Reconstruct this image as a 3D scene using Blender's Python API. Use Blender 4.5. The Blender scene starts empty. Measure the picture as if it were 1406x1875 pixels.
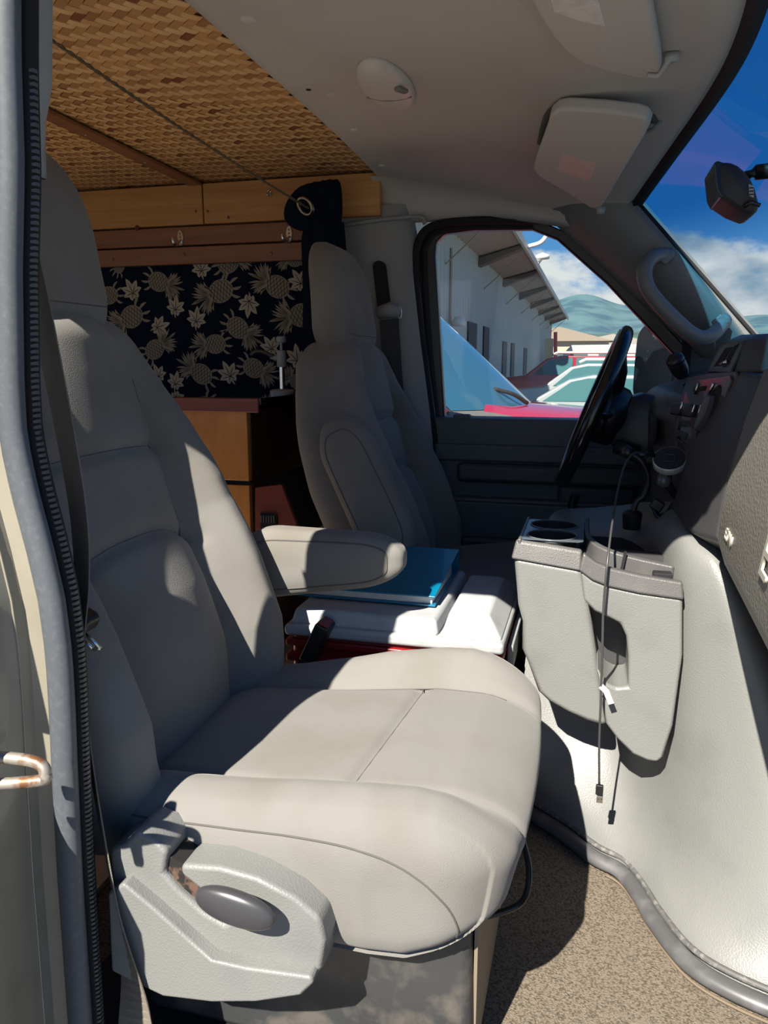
import bpy, bmesh, math, random
import numpy as np
from mathutils import Vector, Matrix
random.seed(7); np.random.seed(7)
S = bpy.context.scene
COL = S.collection
R = math.radians

# ------------------------------------------------------------------ camera
# X = towards the front of the van, Y = from the passenger door to the driver door, Z = up
CAM_F = 1400.0; YAW = R(15.0); PITCH = R(11.2); CAM_P = np.array([0.0, 0.0, 1.0])
cam_d = bpy.data.cameras.new('camera'); cam = bpy.data.objects.new('camera', cam_d); COL.objects.link(cam)
cam_d.sensor_fit = 'VERTICAL'; cam_d.sensor_height = 24.0; cam_d.lens = 24.0 * CAM_F / 1875.0
cam_d.clip_start = 0.02; cam_d.clip_end = 9000
cam.location = CAM_P.tolist(); cam.rotation_euler = (R(90) - PITCH, 0, YAW)
S.camera = cam
_f = np.array([-math.sin(YAW)*math.cos(PITCH), math.cos(YAW)*math.cos(PITCH), -math.sin(PITCH)])
_r = np.array([math.cos(YAW), math.sin(YAW), 0.0]); _u = np.cross(_r, _f)
def at(x, y, X=None, Y=None, Z=None):
    """world point that the photograph shows at pixel (x, y), on a known plane of the van"""
    d = _f + _r*(x-703.0)/CAM_F - _u*(y-937.5)/CAM_F
    t = (X/d[0]) if X is not None else ((Y/d[1]) if Y is not None else (Z-1.0)/d[2])
    return Vector((CAM_P + d*t).tolist())

# ------------------------------------------------------------------ light
S.view_settings.view_transform = 'Standard'; S.view_settings.look = 'None'
S.view_settings.gamma = 1.0; S.view_settings.use_curve_mapping = False
S.view_settings.exposure = 0.0
SUN_DIR = Vector((0.262, 1.0, -1.0))           # from behind the camera, down into the open door
sd = bpy.data.lights.new('sun', 'SUN'); sd.energy = 11.8; sd.angle = R(0.55); sd.color = (1.0, 0.93, 0.81)
sun = bpy.data.objects.new('sun', sd); COL.objects.link(sun); sun.location = (-2, -8, 9)
sun.rotation_euler = SUN_DIR.to_track_quat('-Z', 'Y').to_euler()

W = bpy.data.worlds.new('sky'); S.world = W; W.use_nodes = True
def world():
    nt = W.node_tree; N = nt.nodes; L = nt.links; N.clear()
    out = N.new('ShaderNodeOutputWorld'); bg = N.new('ShaderNodeBackground'); L.new(bg.outputs[0], out.inputs[0])
    tc = N.new('ShaderNodeTexCoord'); sep = N.new('ShaderNodeSeparateXYZ'); L.new(tc.outputs['Generated'], sep.inputs[0])
    ramp = N.new('ShaderNodeValToRGB'); L.new(sep.outputs['Z'], ramp.inputs[0])
    e = ramp.color_ramp.elements
    e[0].position = 0.0; e[0].color = (0.32, 0.54, 0.80, 1)
    e[1].position = 0.75; e[1].color = (0.045, 0.17, 0.52, 1)
    m = e.new(0.13); m.color = (0.12, 0.39, 0.82, 1)
    # clouds : fractal noise on the direction, flattened, thickest in a bank above the horizon
    mp = N.new('ShaderNodeMapping'); mp.inputs['Scale'].default_value = (1, 1, 1.9); mp.inputs['Location'].default_value = (0.31, 0.12, 0.05)
    L.new(tc.outputs['Generated'], mp.inputs[0])
    no = N.new('ShaderNodeTexNoise'); no.inputs['Scale'].default_value = 5.5; no.inputs['Detail'].default_value = 9; no.inputs['Roughness'].default_value = 0.58
    L.new(mp.outputs[0], no.inputs[0])
    br = N.new('ShaderNodeValToRGB'); L.new(sep.outputs['Z'], br.inputs[0]); b = br.color_ramp.elements
    b[0].position = 0.0; b[0].color = (0.36,)*3 + (1,); b[1].position = 0.32; b[1].color = (-0.06,)*3 + (1,)
    q = b.new(0.10); q.color = (0.23,)*3 + (1,); q = b.new(0.16); q.color = (0.03,)*3 + (1,)
    ad = N.new('ShaderNodeMath'); ad.operation = 'ADD'; L.new(no.outputs['Fac'], ad.inputs[0]); L.new(br.outputs[0], ad.inputs[1])
    cr = N.new('ShaderNodeMapRange'); cr.interpolation_type = 'SMOOTHSTEP'; L.new(ad.outputs[0], cr.inputs[0])
    cr.inputs[1].default_value = 0.60; cr.inputs[2].default_value = 0.73
    n2 = N.new('ShaderNodeTexNoise'); n2.inputs['Scale'].default_value = 9; n2.inputs['Detail'].default_value = 6; L.new(mp.outputs[0], n2.inputs[0])
    cc = N.new('ShaderNodeValToRGB'); L.new(n2.outputs['Fac'], cc.inputs[0]); c = cc.color_ramp.elements
    c[0].position = 0.36; c[0].color = (0.26, 0.42, 0.58, 1); c[1].position = 0.58; c[1].color = (0.98, 1.0, 1.0, 1)
    mx = N.new('ShaderNodeMixRGB'); L.new(cr.outputs[0], mx.inputs[0]); L.new(ramp.outputs[0], mx.inputs[1]); L.new(cc.outputs[0], mx.inputs[2])
    L.new(mx.outputs[0], bg.inputs[0]); bg.inputs[1].default_value = 0.82
world()

# ------------------------------------------------------------------ materials
MATS = {}
def mat(name, col, rough=0.5, metal=0.0, bump=None, var=None, spec=0.5, coat=0.0, sheen=0.0, trans=0.0, emit=None):
    """bump=(kind, scale, strength)  var=(second colour, scale, low, high) for blotches/wear of the thing itself"""
    if name in MATS: return MATS[name]
    m = bpy.data.materials.new(name); m.use_nodes = True; nt = m.node_tree; N = nt.nodes; L = nt.links
    p = N['Principled BSDF']; p.inputs['Base Color'].default_value = (*col, 1)
    p.inputs['Roughness'].default_value = rough; p.inputs['Metallic'].default_value = metal
    p.inputs['Specular IOR Level'].default_value = spec; p.inputs['Coat Weight'].default_value = coat
    p.inputs['Sheen Weight'].default_value = sheen
    tc = N.new('ShaderNodeTexCoord'); geo = N.new('ShaderNodeNewGeometry')
    pos = geo.outputs['Position']
    if var:
        c2, sc, lo, hi = var
        no = N.new('ShaderNodeTexNoise'); no.inputs['Scale'].default_value = sc; no.inputs['Detail'].default_value = 5; L.new(pos, no.inputs[0])
        mr = N.new('ShaderNodeMapRange'); mr.inputs[1].default_value = lo; mr.inputs[2].default_value = hi; L.new(no.outputs['Fac'], mr.inputs[0])
        mx = N.new('ShaderNodeMixRGB'); mx.inputs[1].default_value = (*col, 1); mx.inputs[2].default_value = (*c2, 1)
        L.new(mr.outputs[0], mx.inputs[0]); L.new(mx.outputs[0], p.inputs['Base Color'])
    if bump:
        kind, sc, st = bump
        b = N.new('ShaderNodeBump'); b.inputs['Strength'].default_value = st; b.inputs['Distance'].default_value = 0.002
        if kind == 'grain':
            t = N.new('ShaderNodeTexVoronoi'); t.inputs['Scale'].default_value = sc; L.new(pos, t.inputs[0]); L.new(t.outputs['Distance'], b.inputs['Height'])
        elif kind == 'noise':
            t = N.new('ShaderNodeTexNoise'); t.inputs['Scale'].default_value = sc; t.inputs['Detail'].default_value = 3; L.new(pos, t.inputs[0]); L.new(t.outputs['Fac'], b.inputs['Height'])
        elif kind == 'weave':
            hs = []
            for dr, rot in (('X', 0.6), ('Y', -0.5)):
                mp = N.new('ShaderNodeMapping'); mp.inputs['Rotation'].default_value = (0.5, 0.35, rot); L.new(pos, mp.inputs[0])
                t = N.new('ShaderNodeTexWave'); t.bands_direction = dr; t.inputs['Scale'].default_value = sc; t.inputs['Distortion'].default_value = 3.0; t.inputs['Detail Scale'].default_value = 2.0
                t.inputs['Detail'].default_value = 1; L.new(mp.outputs[0], t.inputs[0]); hs.append(t.outputs['Fac'])
            mu = N.new('ShaderNodeMath'); mu.operation = 'MULTIPLY'; L.new(hs[0], mu.inputs[0]); L.new(hs[1], mu.inputs[1]); L.new(mu.outputs[0], b.inputs['Height'])
        L.new(b.outputs[0], p.inputs['Normal'])
    if emit: p.inputs['Emission Color'].default_value = (*emit, 1); p.inputs['Emission Strength'].default_value = 1
    MATS[name] = m; return m

def wood(name, c1, c2, axis='X', scale=18, stretch=0.06, rough=0.45, coat=0.0):
    m = bpy.data.materials.new(name); m.use_nodes = True; nt = m.node_tree; N = nt.nodes; L = nt.links; p = N['Principled BSDF']
    geo = N.new('ShaderNodeNewGeometry'); mp = N.new('ShaderNodeMapping'); L.new(geo.outputs['Position'], mp.inputs[0])
    sc = [1, 1, 1]; sc['XYZ'.index(axis)] = stretch; mp.inputs['Scale'].default_value = sc
    no = N.new('ShaderNodeTexNoise'); no.inputs['Scale'].default_value = scale; no.inputs['Detail'].default_value = 6; no.inputs['Distortion'].default_value = 1.2; L.new(mp.outputs[0], no.inputs[0])
    wv = N.new('ShaderNodeTexNoise'); wv.inputs['Scale'].default_value = scale*9; wv.inputs['Detail'].default_value = 4; L.new(mp.outputs[0], wv.inputs[0])
    a = N.new('ShaderNodeMath'); a.operation = 'MULTIPLY_ADD'; a.inputs[1].default_value = 0.45; L.new(wv.outputs['Fac'], a.inputs[0]); L.new(no.outputs['Fac'], a.inputs[2])
    rp = N.new('ShaderNodeValToRGB'); L.new(a.outputs[0], rp.inputs[0]); e = rp.color_ramp.elements
    e[0].position = 0.5; e[0].color = (*c1, 1); e[1].position = 0.95; e[1].color = (*c2, 1)
    L.new(rp.outputs[0], p.inputs['Base Color']); p.inputs['Roughness'].default_value = rough; p.inputs['Coat Weight'].default_value = coat
    b = N.new('ShaderNodeBump'); b.inputs['Strength'].default_value = 0.15; b.inputs['Distance'].default_value = 0.001; L.new(a.outputs[0], b.inputs['Height']); L.new(b.outputs[0], p.inputs['Normal'])
    return m

def glass(name, tint=(1, 1, 1), gloss=0.07, band=None, fres=0.12):
    """thin pane: see-through with a reflection. band=(z_low, z_high, colour): the factory sun-shade strip of a windscreen"""
    m = bpy.data.materials.new(name); m.use_nodes = True; nt = m.node_tree; N = nt.nodes; L = nt.links; N.clear()
    o = N.new('ShaderNodeOutputMaterial'); t = N.new('ShaderNodeBsdfTransparent'); g = N.new('ShaderNodeBsdfGlossy'); mx = N.new('ShaderNodeMixShader')
    g.inputs['Roughness'].default_value = 0.0; t.inputs[0].default_value = (*tint, 1)
    lw = N.new('ShaderNodeLayerWeight'); lw.inputs[0].default_value = 0.25
    mu = N.new('ShaderNodeMath'); mu.operation = 'MULTIPLY_ADD'; mu.inputs[1].default_value = fres; mu.inputs[2].default_value = gloss; L.new(lw.outputs['Fresnel'], mu.inputs[0])
    L.new(mu.outputs[0], mx.inputs[0]); L.new(t.outputs[0], mx.inputs[1]); L.new(g.outputs[0], mx.inputs[2]); L.new(mx.outputs[0], o.inputs[0])
    if band:
        z0, z1, c = band
        geo = N.new('ShaderNodeNewGeometry'); s = N.new('ShaderNodeSeparateXYZ'); L.new(geo.outputs['Position'], s.inputs[0])
        mr = N.new('ShaderNodeMapRange'); mr.interpolation_type = 'SMOOTHSTEP'; mr.inputs[1].default_value = z0; mr.inputs[2].default_value = z1; L.new(s.outputs['Z'], mr.inputs[0])
        mc = N.new('ShaderNodeMixRGB'); mc.inputs[1].default_value = (*tint, 1); mc.inputs[2].default_value = (*c, 1); L.new(mr.outputs[0], mc.inputs[0]); L.new(mc.outputs[0], t.inputs[0])
    MATS[name] = m; return m

FAB = mat('seat_fabric', (0.196, 0.191, 0.180), 0.95, bump=("grain", 720, 0.16), var=((0.168, 0.156, 0.136), 7, 0.45, 0.72), spec=0.15, sheen=0.15)
THREAD = mat('seam_thread', (0.10, 0.094, 0.088), 0.9)
GREY = mat('grey_plastic', (0.190, 0.194, 0.190), 0.42, bump=('grain', 420, 0.16), var=((0.165, 0.17, 0.168), 11, 0.5, 0.75))
GREYM = mat('mid_grey_trim', (0.30, 0.31, 0.31), 0.6, bump=('grain', 500, 0.12))
LINER = mat('headliner_cloth', (0.56, 0.535, 0.505), 0.95, bump=('noise', 900, 0.15), spec=0.1, var=((0.52, 0.49, 0.465), 5, 0.45, 0.7))
CHAR = mat('charcoal_plastic', (0.06, 0.06, 0.064), 0.45, bump=('grain', 600, 0.15))
CHARL = mat('charcoal_trim_worn', (0.095, 0.093, 0.094), 0.42, bump=('grain', 600, 0.15), var=((0.13, 0.125, 0.125), 14, 0.5, 0.7))
BLACK = mat('black_plastic', (0.012, 0.012, 0.014), 0.35)
BLACKM = mat('black_matt', (0.01, 0.01, 0.012), 0.8)
RUBBER = mat('rubber_seal', (0.085, 0.095, 0.11), 0.5, var=((0.105, 0.115, 0.13), 160, 0.5, 0.7))
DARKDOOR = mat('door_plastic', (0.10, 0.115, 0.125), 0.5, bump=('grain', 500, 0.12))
CHROME = mat('chrome', (0.75, 0.75, 0.76), 0.15, 1.0)
STEEL = mat('steel', (0.5, 0.5, 0.5), 0.35, 1.0)
BEIGE = mat('beige_paint', (0.33, 0.305, 0.24), 0.35, metal=0.15, coat=0.4, var=((0.28, 0.255, 0.20), 20, 0.5, 0.8))
CARPET = mat('carpet', (0.20, 0.168, 0.132), 1.0, bump=('noise', 420, 1.0), var=((0.095, 0.078, 0.06), 330, 0.45, 0.62), spec=0.05)
NAVY = mat('navy_cloth', (0.006, 0.010, 0.024), 0.95, spec=0.1)

# ------------------------------------------------------------------ mesh helpers
WL = {}     # world location of each object built, so that children can be placed
class MB:
    def __init__(s): s.v = []; s.f = []
    def add(s, v, f):
        o = len(s.v); s.v += [tuple(p) for p in v]; s.f += [tuple(i+o for i in q) for q in f]; return s
    def box(s, c, d, rot=None):
        c = Vector(c); h = Vector(d)/2; M = rot or Matrix.Identity(3)
        v = [c + M @ Vector((x*h.x, y*h.y, z*h.z)) for x in (-1, 1) for y in (-1, 1) for z in (-1, 1)]
        return s.add(v, [(0,1,3,2),(4,6,7,5),(0,4,5,1),(2,3,7,6),(0,2,6,4),(1,5,7,3)])
    def quad(s, a, b, c, d): return s.add([a, b, c, d], [(0,1,2,3)])
    def loft(s, rings, closed=True, cap=True, loop=False):
        n = len(rings[0]); o = len(s.v)
        for r in rings: s.v += [tuple(p) for p in r]
        m = len(rings)
        for i in range(m if loop else m-1):
            for j in range(n if closed else n-1):
                a = o+i*n+j; b = o+i*n+(j+1)%n; k = (i+1) % m; c = o+k*n+(j+1)%n; d = o+k*n+j
                s.f.append((a, b, c, d))
        if cap and closed and not loop:
            s.f.append(tuple(o+j for j in range(n))[::-1]); s.f.append(tuple(o+(m-1)*n+j for j in range(n)))
        return s
    def tube(s, pts, r, n=8, cap=True, loop=False, flat=1.0, up=None):
        pts = [Vector(p) for p in pts]; m = len(pts); rs = r if isinstance(r, (list, tuple)) else [r]*m
        ref = Vector(up) if up else None; rings = []
        for i, p in enumerate(pts):
            if loop: t = pts[(i+1) % m]-pts[i-1]
            else: t = pts[min(i+1, m-1)]-pts[max(i-1, 0)]
            t.normalize()
            if ref is None: ref = Vector((0, 0, 1)) if abs(t.z) < 0.9 else Vector((1, 0, 0))
            a = t.cross(ref)
            if a.length < 1e-6: a = t.cross(Vector((0.3, 0.5, 0.8)))
            a.normalize(); b = a.cross(t); b.normalize()
            if not up: ref = b
            rings.append([p + a*math.cos(2*math.pi*j/n)*rs[i] + b*math.sin(2*math.pi*j/n)*rs[i]*flat for j in range(n)])
        return s.loft(rings, True, cap, loop)
    def ribbon(s, pts, wdir, w, th=0.0015):
        rings = []
        m = len(pts); wd = wdir if isinstance(wdir[0], (tuple, list, Vector)) else [wdir]*m; ws = w if isinstance(w, (list, tuple)) else [w]*m
        for i, p in enumerate(pts):
            p = Vector(p); t = (Vector(pts[min(i+1, m-1)])-Vector(pts[max(i-1, 0)])).normalized(); q = Vector(wd[i]); q = (q - t*q.dot(t)).normalized(); nn = t.cross(q)
            rings.append([p-q*ws[i]/2-nn*th/2, p+q*ws[i]/2-nn*th/2, p+q*ws[i]/2+nn*th/2, p-q*ws[i]/2+nn*th/2])
        return s.loft(rings)
    def lathe(s, prof, c, axis=(0, 0, 1), n=24, ref=None, cap=True):
        c = Vector(c); ax = Vector(axis).normalized(); a = ax.cross(Vector(ref or ((1, 0, 0) if abs(ax.x) < 0.9 else (0, 1, 0)))).normalized(); b = ax.cross(a)
        return s.loft([[c + ax*h + (a*math.cos(2*math.pi*j/n) + b*math.sin(2*math.pi*j/n))*r for j in range(n)] for r, h in prof], True, cap)
    def prism(s, poly, fn, d0, d1):
        """poly: list of 2-D points; fn(a, b, d) -> world point"""
        n = len(poly)
        v = [fn(a, b, d0) for a, b in poly] + [fn(a, b, d1) for a, b in poly]
        f = [tuple(range(n))[::-1], tuple(range(n, 2*n))] + [(i, (i+1) % n, n+(i+1) % n, n+i) for i in range(n)]
        return s.add(v, f)
    def build(s, name, m, parent=None, smooth=False, bevel=0.0, seg=2, sub=0, angle=None):
        v = np.array(s.v, dtype=float); c = (v.min(0)+v.max(0))/2
        me = bpy.data.meshes.new(name); me.from_pydata((v-c).tolist(), [], s.f); me.update()
        bm = bmesh.new(); bm.from_mesh(me); bmesh.ops.recalc_face_normals(bm, faces=bm.faces); bm.to_mesh(me); bm.free()
        o = bpy.data.objects.new(name, me); me.materials.append(m)
        return link(o, c, parent, smooth, bevel, seg, sub, angle)
def link(o, c, parent=None, smooth=False, bevel=0.0, seg=2, sub=0, angle=None):
    COL.objects.link(o); me = o.data
    if smooth or sub: me.shade_smooth()
    if bevel:
        b = o.modifiers.new('bevel', 'BEVEL'); b.width = bevel; b.segments = seg; b.limit_method = 'ANGLE'; b.angle_limit = R(angle or 35)
        me.shade_smooth(); b.harden_normals = True
    if sub:
        q = o.modifiers.new('sub', 'SUBSURF'); q.levels = sub; q.render_levels = sub
    if angle and smooth and not bevel:
        me.set_sharp_from_angle(angle=R(angle))
    pl = WL.get(parent.name, Vector((0, 0, 0))) if parent else Vector((0, 0, 0))
    c = Vector(c); o.parent = parent; o.location = c - pl; WL[o.name] = c
    return o
def np_obj(name, V, F, m, parent=None, smooth=True, sub=0):
    V = np.asarray(V, float); c = (V.min(0)+V.max(0))/2
    me = bpy.data.meshes.new(name); me.from_pydata((V-c).tolist(), [], F if isinstance(F, list) else F.tolist()); me.update(); me.materials.append(m)
    o = bpy.data.objects.new(name, me); return link(o, c, parent, smooth, sub=sub)
def tag(o, label=None, cat=None, group=None, kind=None):
    if label: o['label'] = label
    if cat: o['category'] = cat
    if group: o['group'] = group
    if kind: o['kind'] = kind
    return o
def thing(name, loc, label, cat, group=None):
    o = bpy.data.objects.new(name, None); COL.objects.link(o); o.location = loc; o.empty_display_size = 0.05; WL[o.name] = Vector(loc)
    return tag(o, label, cat, group)
def struct(o, label=None):
    o['kind'] = 'structure'
    if label: o['label'] = label
    return o
def rot(ax, deg): return Matrix.Rotation(R(deg), 3, ax)
def spline(pts, n=8):
    """Catmull-Rom through the points"""
    P = [Vector(p) for p in pts]; P = [P[0]*2-P[1]] + P + [P[-1]*2-P[-2]]; out = []
    for i in range(1, len(P)-2):
        for k in range(n):
            t = k/n; a, b, c, d = P[i-1], P[i], P[i+1], P[i+2]
            out.append(0.5*((2*b)+(c-a)*t+(2*a-5*b+4*c-d)*t*t+(3*b-a-3*c+d)*t**3))
    out.append(P[-2].copy()); return out
def interp(x, xs, ys): return np.interp(x, xs, ys)
def rbox(half, r, seg):
    """rounded box as (verts, quads) in numpy; seg = segments along x, y, z; r = corner radii per axis"""
    hx, hy, hz = half; nx, ny, nz = seg; idx = {}; V = []; F = []
    def key(i, j, k):
        q = (i, j, k)
        if q not in idx: idx[q] = len(V); V.append((i/nx*2-1, j/ny*2-1, k/nz*2-1))
        return idx[q]
    for i in range(nx):
        for j in range(ny):
            for k, fl in ((0, 1), (nz, 0)):
                q = [key(i, j, k), key(i+1, j, k), key(i+1, j+1, k), key(i, j+1, k)]; F.append(q[::-1] if fl else q)
    for i in range(nx):
        for k in range(nz):
            for j, fl in ((0, 0), (ny, 1)):
                q = [key(i, j, k), key(i+1, j, k), key(i+1, j, k+1), key(i, j, k+1)]; F.append(q[::-1] if fl else q)
    for j in range(ny):
        for k in range(nz):
            for i, fl in ((0, 1), (nx, 0)):
                q = [key(i, j, k), key(i, j+1, k), key(i, j+1, k+1), key(i, j, k+1)]; F.append(q[::-1] if fl else q)
    U = np.array(V); H = np.array(half); r = np.array(r if isinstance(r, (list, tuple)) else [r]*3, float)
    # spend parameter evenly, with the outer part of each axis on the rounded corner
    p = U*H; inner = np.clip(p, -(H-r), H-r); d = (p-inner)/r; ln = np.linalg.norm(d, axis=1); mx = np.abs(d).max(1)
    s = np.where(ln > 1e-9, mx/np.maximum(ln, 1e-9), 0)
    return inner + d*s[:, None]*r, F, U
# ================================================================== the van shell
YC = 1.42                                  # centre line of the van
def zc(X, Y):                              # headliner height
    dy = abs(Y-YC)
    return 1.515 - 0.055*(X+0.6) - (0.015+0.075*max(0, min(1.3, (X+0.6)/0.6)))*(dy/0.72)**3
def Xf(Y): return 0.195 - 0.108*(abs(Y-YC)/0.7)**2
def on_ceiling(x, y, off=0.0):
    z = 1.48
    for _ in range(12):
        p = at(x, y, Z=z); p.y = min(max(p.y, 0.6), 2.25); z = zc(p.x, p.y)-off
        if p.y >= 2.25: break
    return at(x, y, Z=z)

# headliner : one moulded sheet, its front edge follows the windscreen
m = MB(); nx, ny = 36, 60
rows = []
for j in range(ny+1):
    Y = 0.64 + (2.21-0.64)*j/ny; r = []
    for i in range(nx+1):
        X = -0.60 + (Xf(Y)+0.60)*i/nx; z = zc(X, Y)
        if i == nx: z += 0.02
        r.append((X, Y, z))
    r = [(-0.60, Y, zc(-0.6, Y)+0.03)] + r
    rows.append(r)
m.loft(rows, closed=False, cap=False)
ceiling = struct(m.build('ceiling', LINER, smooth=True), 'grey cloth headliner over the front seats')
# roof skin above it keeps the daylight out
m = MB(); m.loft([[(X, Y, zc(min(X, 0.2), min(max(Y, .64), 2.2))+(0.07 if X < 0 else .03)) for X in (-3.2, -2, -0.6, -0.2, Xf(Y)-.02)] for Y in np.linspace(0.56, 2.28, 24)], closed=False, cap=False)
struct(m.build('roof', BEIGE, smooth=True), 'beige painted roof skin of the van')
# roof rail over the passenger door and over the driver door
def rail(name, Y0, Y1, label):
    m = MB(); prof = [(Y0, 1.40), (Y0, 1.56), (Y1, 1.50), (Y1, 1.395)]
    m.loft([[(X, a, b - 0.06*max(0, X+0.1)) for a, b in prof] for X in (-3.2, -0.6, -0.1, 0.12)])
    return struct(m.build(name, GREYM, bevel=0.012), label)
rail('trim_1', 0.565, 0.66, 'roof rail over the open passenger door')
# driver side: headliner rolls down into the side trim above the door
m = MB(); rows = []
for X in np.linspace(-0.62, 0.10, 26):
    zt = zc(X, 2.16); y0 = 2.16
    rows.append([(X, y0, zt), (X, 2.19, zt-0.008), (X, 2.215, zt-0.03), (X, 2.225, min(zt-0.05, 1.42)), (X, 2.235, 1.392), (X, 2.27, 1.39)])
m.loft(rows, closed=False, cap=False); struct(m.build('trim_2', LINER, smooth=True), 'headliner side roll above the driver window')

# B-pillar trim on the driver side, between curtain and door
m = MB()
sec = [(1.43, -.78, -.52), (1.36, -.78, -.505), (1.25, -.78, -.500), (1.05, -.78, -.475), (.85, -.78, -.445), (.6, -.78, -.42), (.17, -.78, -.40)]
m.loft([[(a, 2.215, z), (b-.06, 2.205, z), (b-.015, 2.215, z), (b, 2.25, z)] for z, a, b in sec], closed=False, cap=False)
wall_driver = struct(m.build('wall_driver', GREYM, smooth=True), 'grey moulded pillar trim beside the driver seat')
m = MB(); m.tube(spline([at(632, 412, Y=2.2), at(700, 402, Y=2.2), at(768, 397, Y=2.2), at(778, 410, Y=2.2)], 6), 0.006, 8)
m.build('trim_edge', GREYM, wall_driver, smooth=True)
# slot of the seat belt height adjuster
m = MB(); a = at(694, 493, Y=2.196); b = at(704, 560, Y=2.196)
m.prism([(0.019*math.cos(t), 0.019*math.sin(t)+(0.055 if math.sin(t) > 0 else -0.055)) for t in np.linspace(0, 2*math.pi, 22)[:-1]],
        lambda p, q, d: (a+b)/2 + Vector((p + q*-0.12, d, q)), -0.004, 0.012)
m.build('belt_slot', BLACKM, wall_driver)

# driver door
SILL = 0.836
def dpx(x, y, Y=2.285): return at(x, y, Y=Y)
m = MB()
low = [(-.47, .16), (.42, .16), (.42, .86), (.262, SILL+.02), (.20, SILL), (-.455, SILL), (-.465, .70), (-.45, .5)]
m.prism(low, lambda a, b, d: (a, d, b), 2.235, 2.33)
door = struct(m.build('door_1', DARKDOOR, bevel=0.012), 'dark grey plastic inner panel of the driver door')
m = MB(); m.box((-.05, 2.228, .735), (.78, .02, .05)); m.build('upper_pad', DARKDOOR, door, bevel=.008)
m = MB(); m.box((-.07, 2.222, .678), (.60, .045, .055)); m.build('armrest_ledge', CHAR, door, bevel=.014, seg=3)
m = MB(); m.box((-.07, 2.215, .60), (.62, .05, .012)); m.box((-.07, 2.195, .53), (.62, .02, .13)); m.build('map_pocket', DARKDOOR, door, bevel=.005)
m = MB(); m.box((.03, 2.228, .60), (.22, .035, .105)); m.build('handle_bezel', CHAR, door, bevel=.02, seg=3)
m = MB(); m.tube(spline([(-.03, 2.19, .625), (-.035, 2.175, .59), (.0, 2.172, .578), (.10, 2.18, .580)], 5), [.012]*16, 8); m.build('door_handle', BLACK, door, smooth=True)
m = MB(); c = at(847, 765, Y=2.262); m.box((c.x, 2.255, SILL+.001), (.05, .03, .016)); m.build('lock_button_cap', DARKDOOR, door, bevel=.005)
m = MB(); m.box((-.10, 2.18, .47), (.5, .04, .05)); m.build('speaker_grille_pad', CHAR, door, bevel=.012)
# window frame: outer outline minus glass outline
outp = [(770, 770), (757, 500), (764, 440), (790, 412), (850, 404), (985, 404), (1040, 428), (1130, 505), (1250, 630), (1262, 770)]
inp = [(816, 765), (799, 470), (801, 445), (815, 430), (870, 423), (975, 422), (1020, 440), (1110, 520), (1233, 652), (1246, 765)]
def frame_ring(Ya, Yb):
    m = MB(); o = [dpx(x, y) for x, y in outp]; i = [dpx(x, y) for x, y in inp]
    rings = []
    for a, b in zip(o, i):
        rings.append([(a.x, Ya, a.z), (b.x, Ya+.006, b.z), (b.x, Yb, b.z), (a.x, Yb, a.z)])
    return m.loft(rings)
frame_ring(2.262, 2.30).build('window_frame', BLACK, door, bevel=.006)
m = MB(); m.tube([(p.x, 2.258, p.z) for p in spline([dpx(*q, Y=2.258) for q in [(803, 800), (786, 640), (776, 480), (783, 442), (806, 422), (870, 414), (975, 413)]], 8)], .009, 8)
m.build('glass_run_seal', BLACKM, door, smooth=True)
# pillar seal around the door opening
m = MB(); m.tube(spline([at(*q, Y=2.235) for q in [(806, 905), (792, 780), (770, 600), (760, 500), (766, 442), (792, 414), (860, 404), (990, 403)]], 10), .011, 8)
struct(m.build('trim_3', BLACKM, smooth=True), 'black rubber seal round the driver door opening')
m = MB(); m.add([(q.x, 2.29, q.z) for q in [dpx(*p) for p in inp]], [tuple(range(len(inp)))])
win = struct(m.build('window_1', glass('window_glass', (0.93, 0.97, 0.96), 0.04)), 'clear glass of the driver door window')
m = MB(); m.box((.243, 2.262, .98), (.022, .03, .34)); m.build('divider_bar', BLACKM, win)
m = MB(); m.prism([(.25, .84), (.25, 1.09), (.36, .97), (.42, .84)], lambda a, b, d: (a, d, b), 2.255, 2.29); m.build('sail_panel', CHAR, win, bevel=.006)

# A-pillar trim on the driver side
m = MB(); rows = []
for t in np.linspace(-0.10, 1.12, 20):
    w = Vector((.085, 2.12, 1.385)).lerp(Vector((.372, 2.13, 1.067)), t); a = Vector((-.150, 2.272, 1.40)).lerp(Vector((.235, 2.275, 1.052)), t)
    if t < 0.05: a.z = min(a.z, 1.398)
    k = []
    for s in np.linspace(0, 1, 9):
        p = a.lerp(w, s); bul = math.sin(math.pi*s)*.03 + .01*(1-s); k.append(p + Vector((-.35*bul, -bul, -.25*bul)))
    rows.append([a+Vector((0, .03, 0))]+k+[w+Vector((.02, .03, .01))])
m.loft(rows, closed=False, cap=False); ap = struct(m.build('trim_4', GREY, smooth=True), 'light grey windscreen pillar trim on the driver side')
# grab handle on that pillar (a thing of its own)
gh = thing('grab_handle', at(1290, 605, Y=2.08), 'grey curved grab handle on the driver side windscreen pillar', 'grab handle')
m = MB(); path = spline([at(1222, 468, Y=2.125), at(1196, 470, Y=2.09), at(1180, 495, Y=2.06), at(1190, 535, Y=2.05), at(1240, 590, Y=2.04), at(1278, 618, Y=2.045), at(1305, 612, Y=2.07), at(1326, 588, Y=2.12)], 8)
nn = len(path); m.tube(path, [.0195 + .004*abs(2*i/nn-1)**3 for i in range(nn)], 12, flat=.8); m.build('grip', GREY, gh, smooth=True)
m = MB(); c = at(1318, 590, Y=2.093); m.box(c, (.03, .012, .03), rot('Y', 45)); m.build('screw_cap', GREY, gh, bevel=.004)
m = MB(); c = at(1218, 470, Y=2.10); m.box(c, (.03, .012, .03), rot('Y', 45)); m.build('screw_cap', GREY, gh, bevel=.004)

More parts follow.
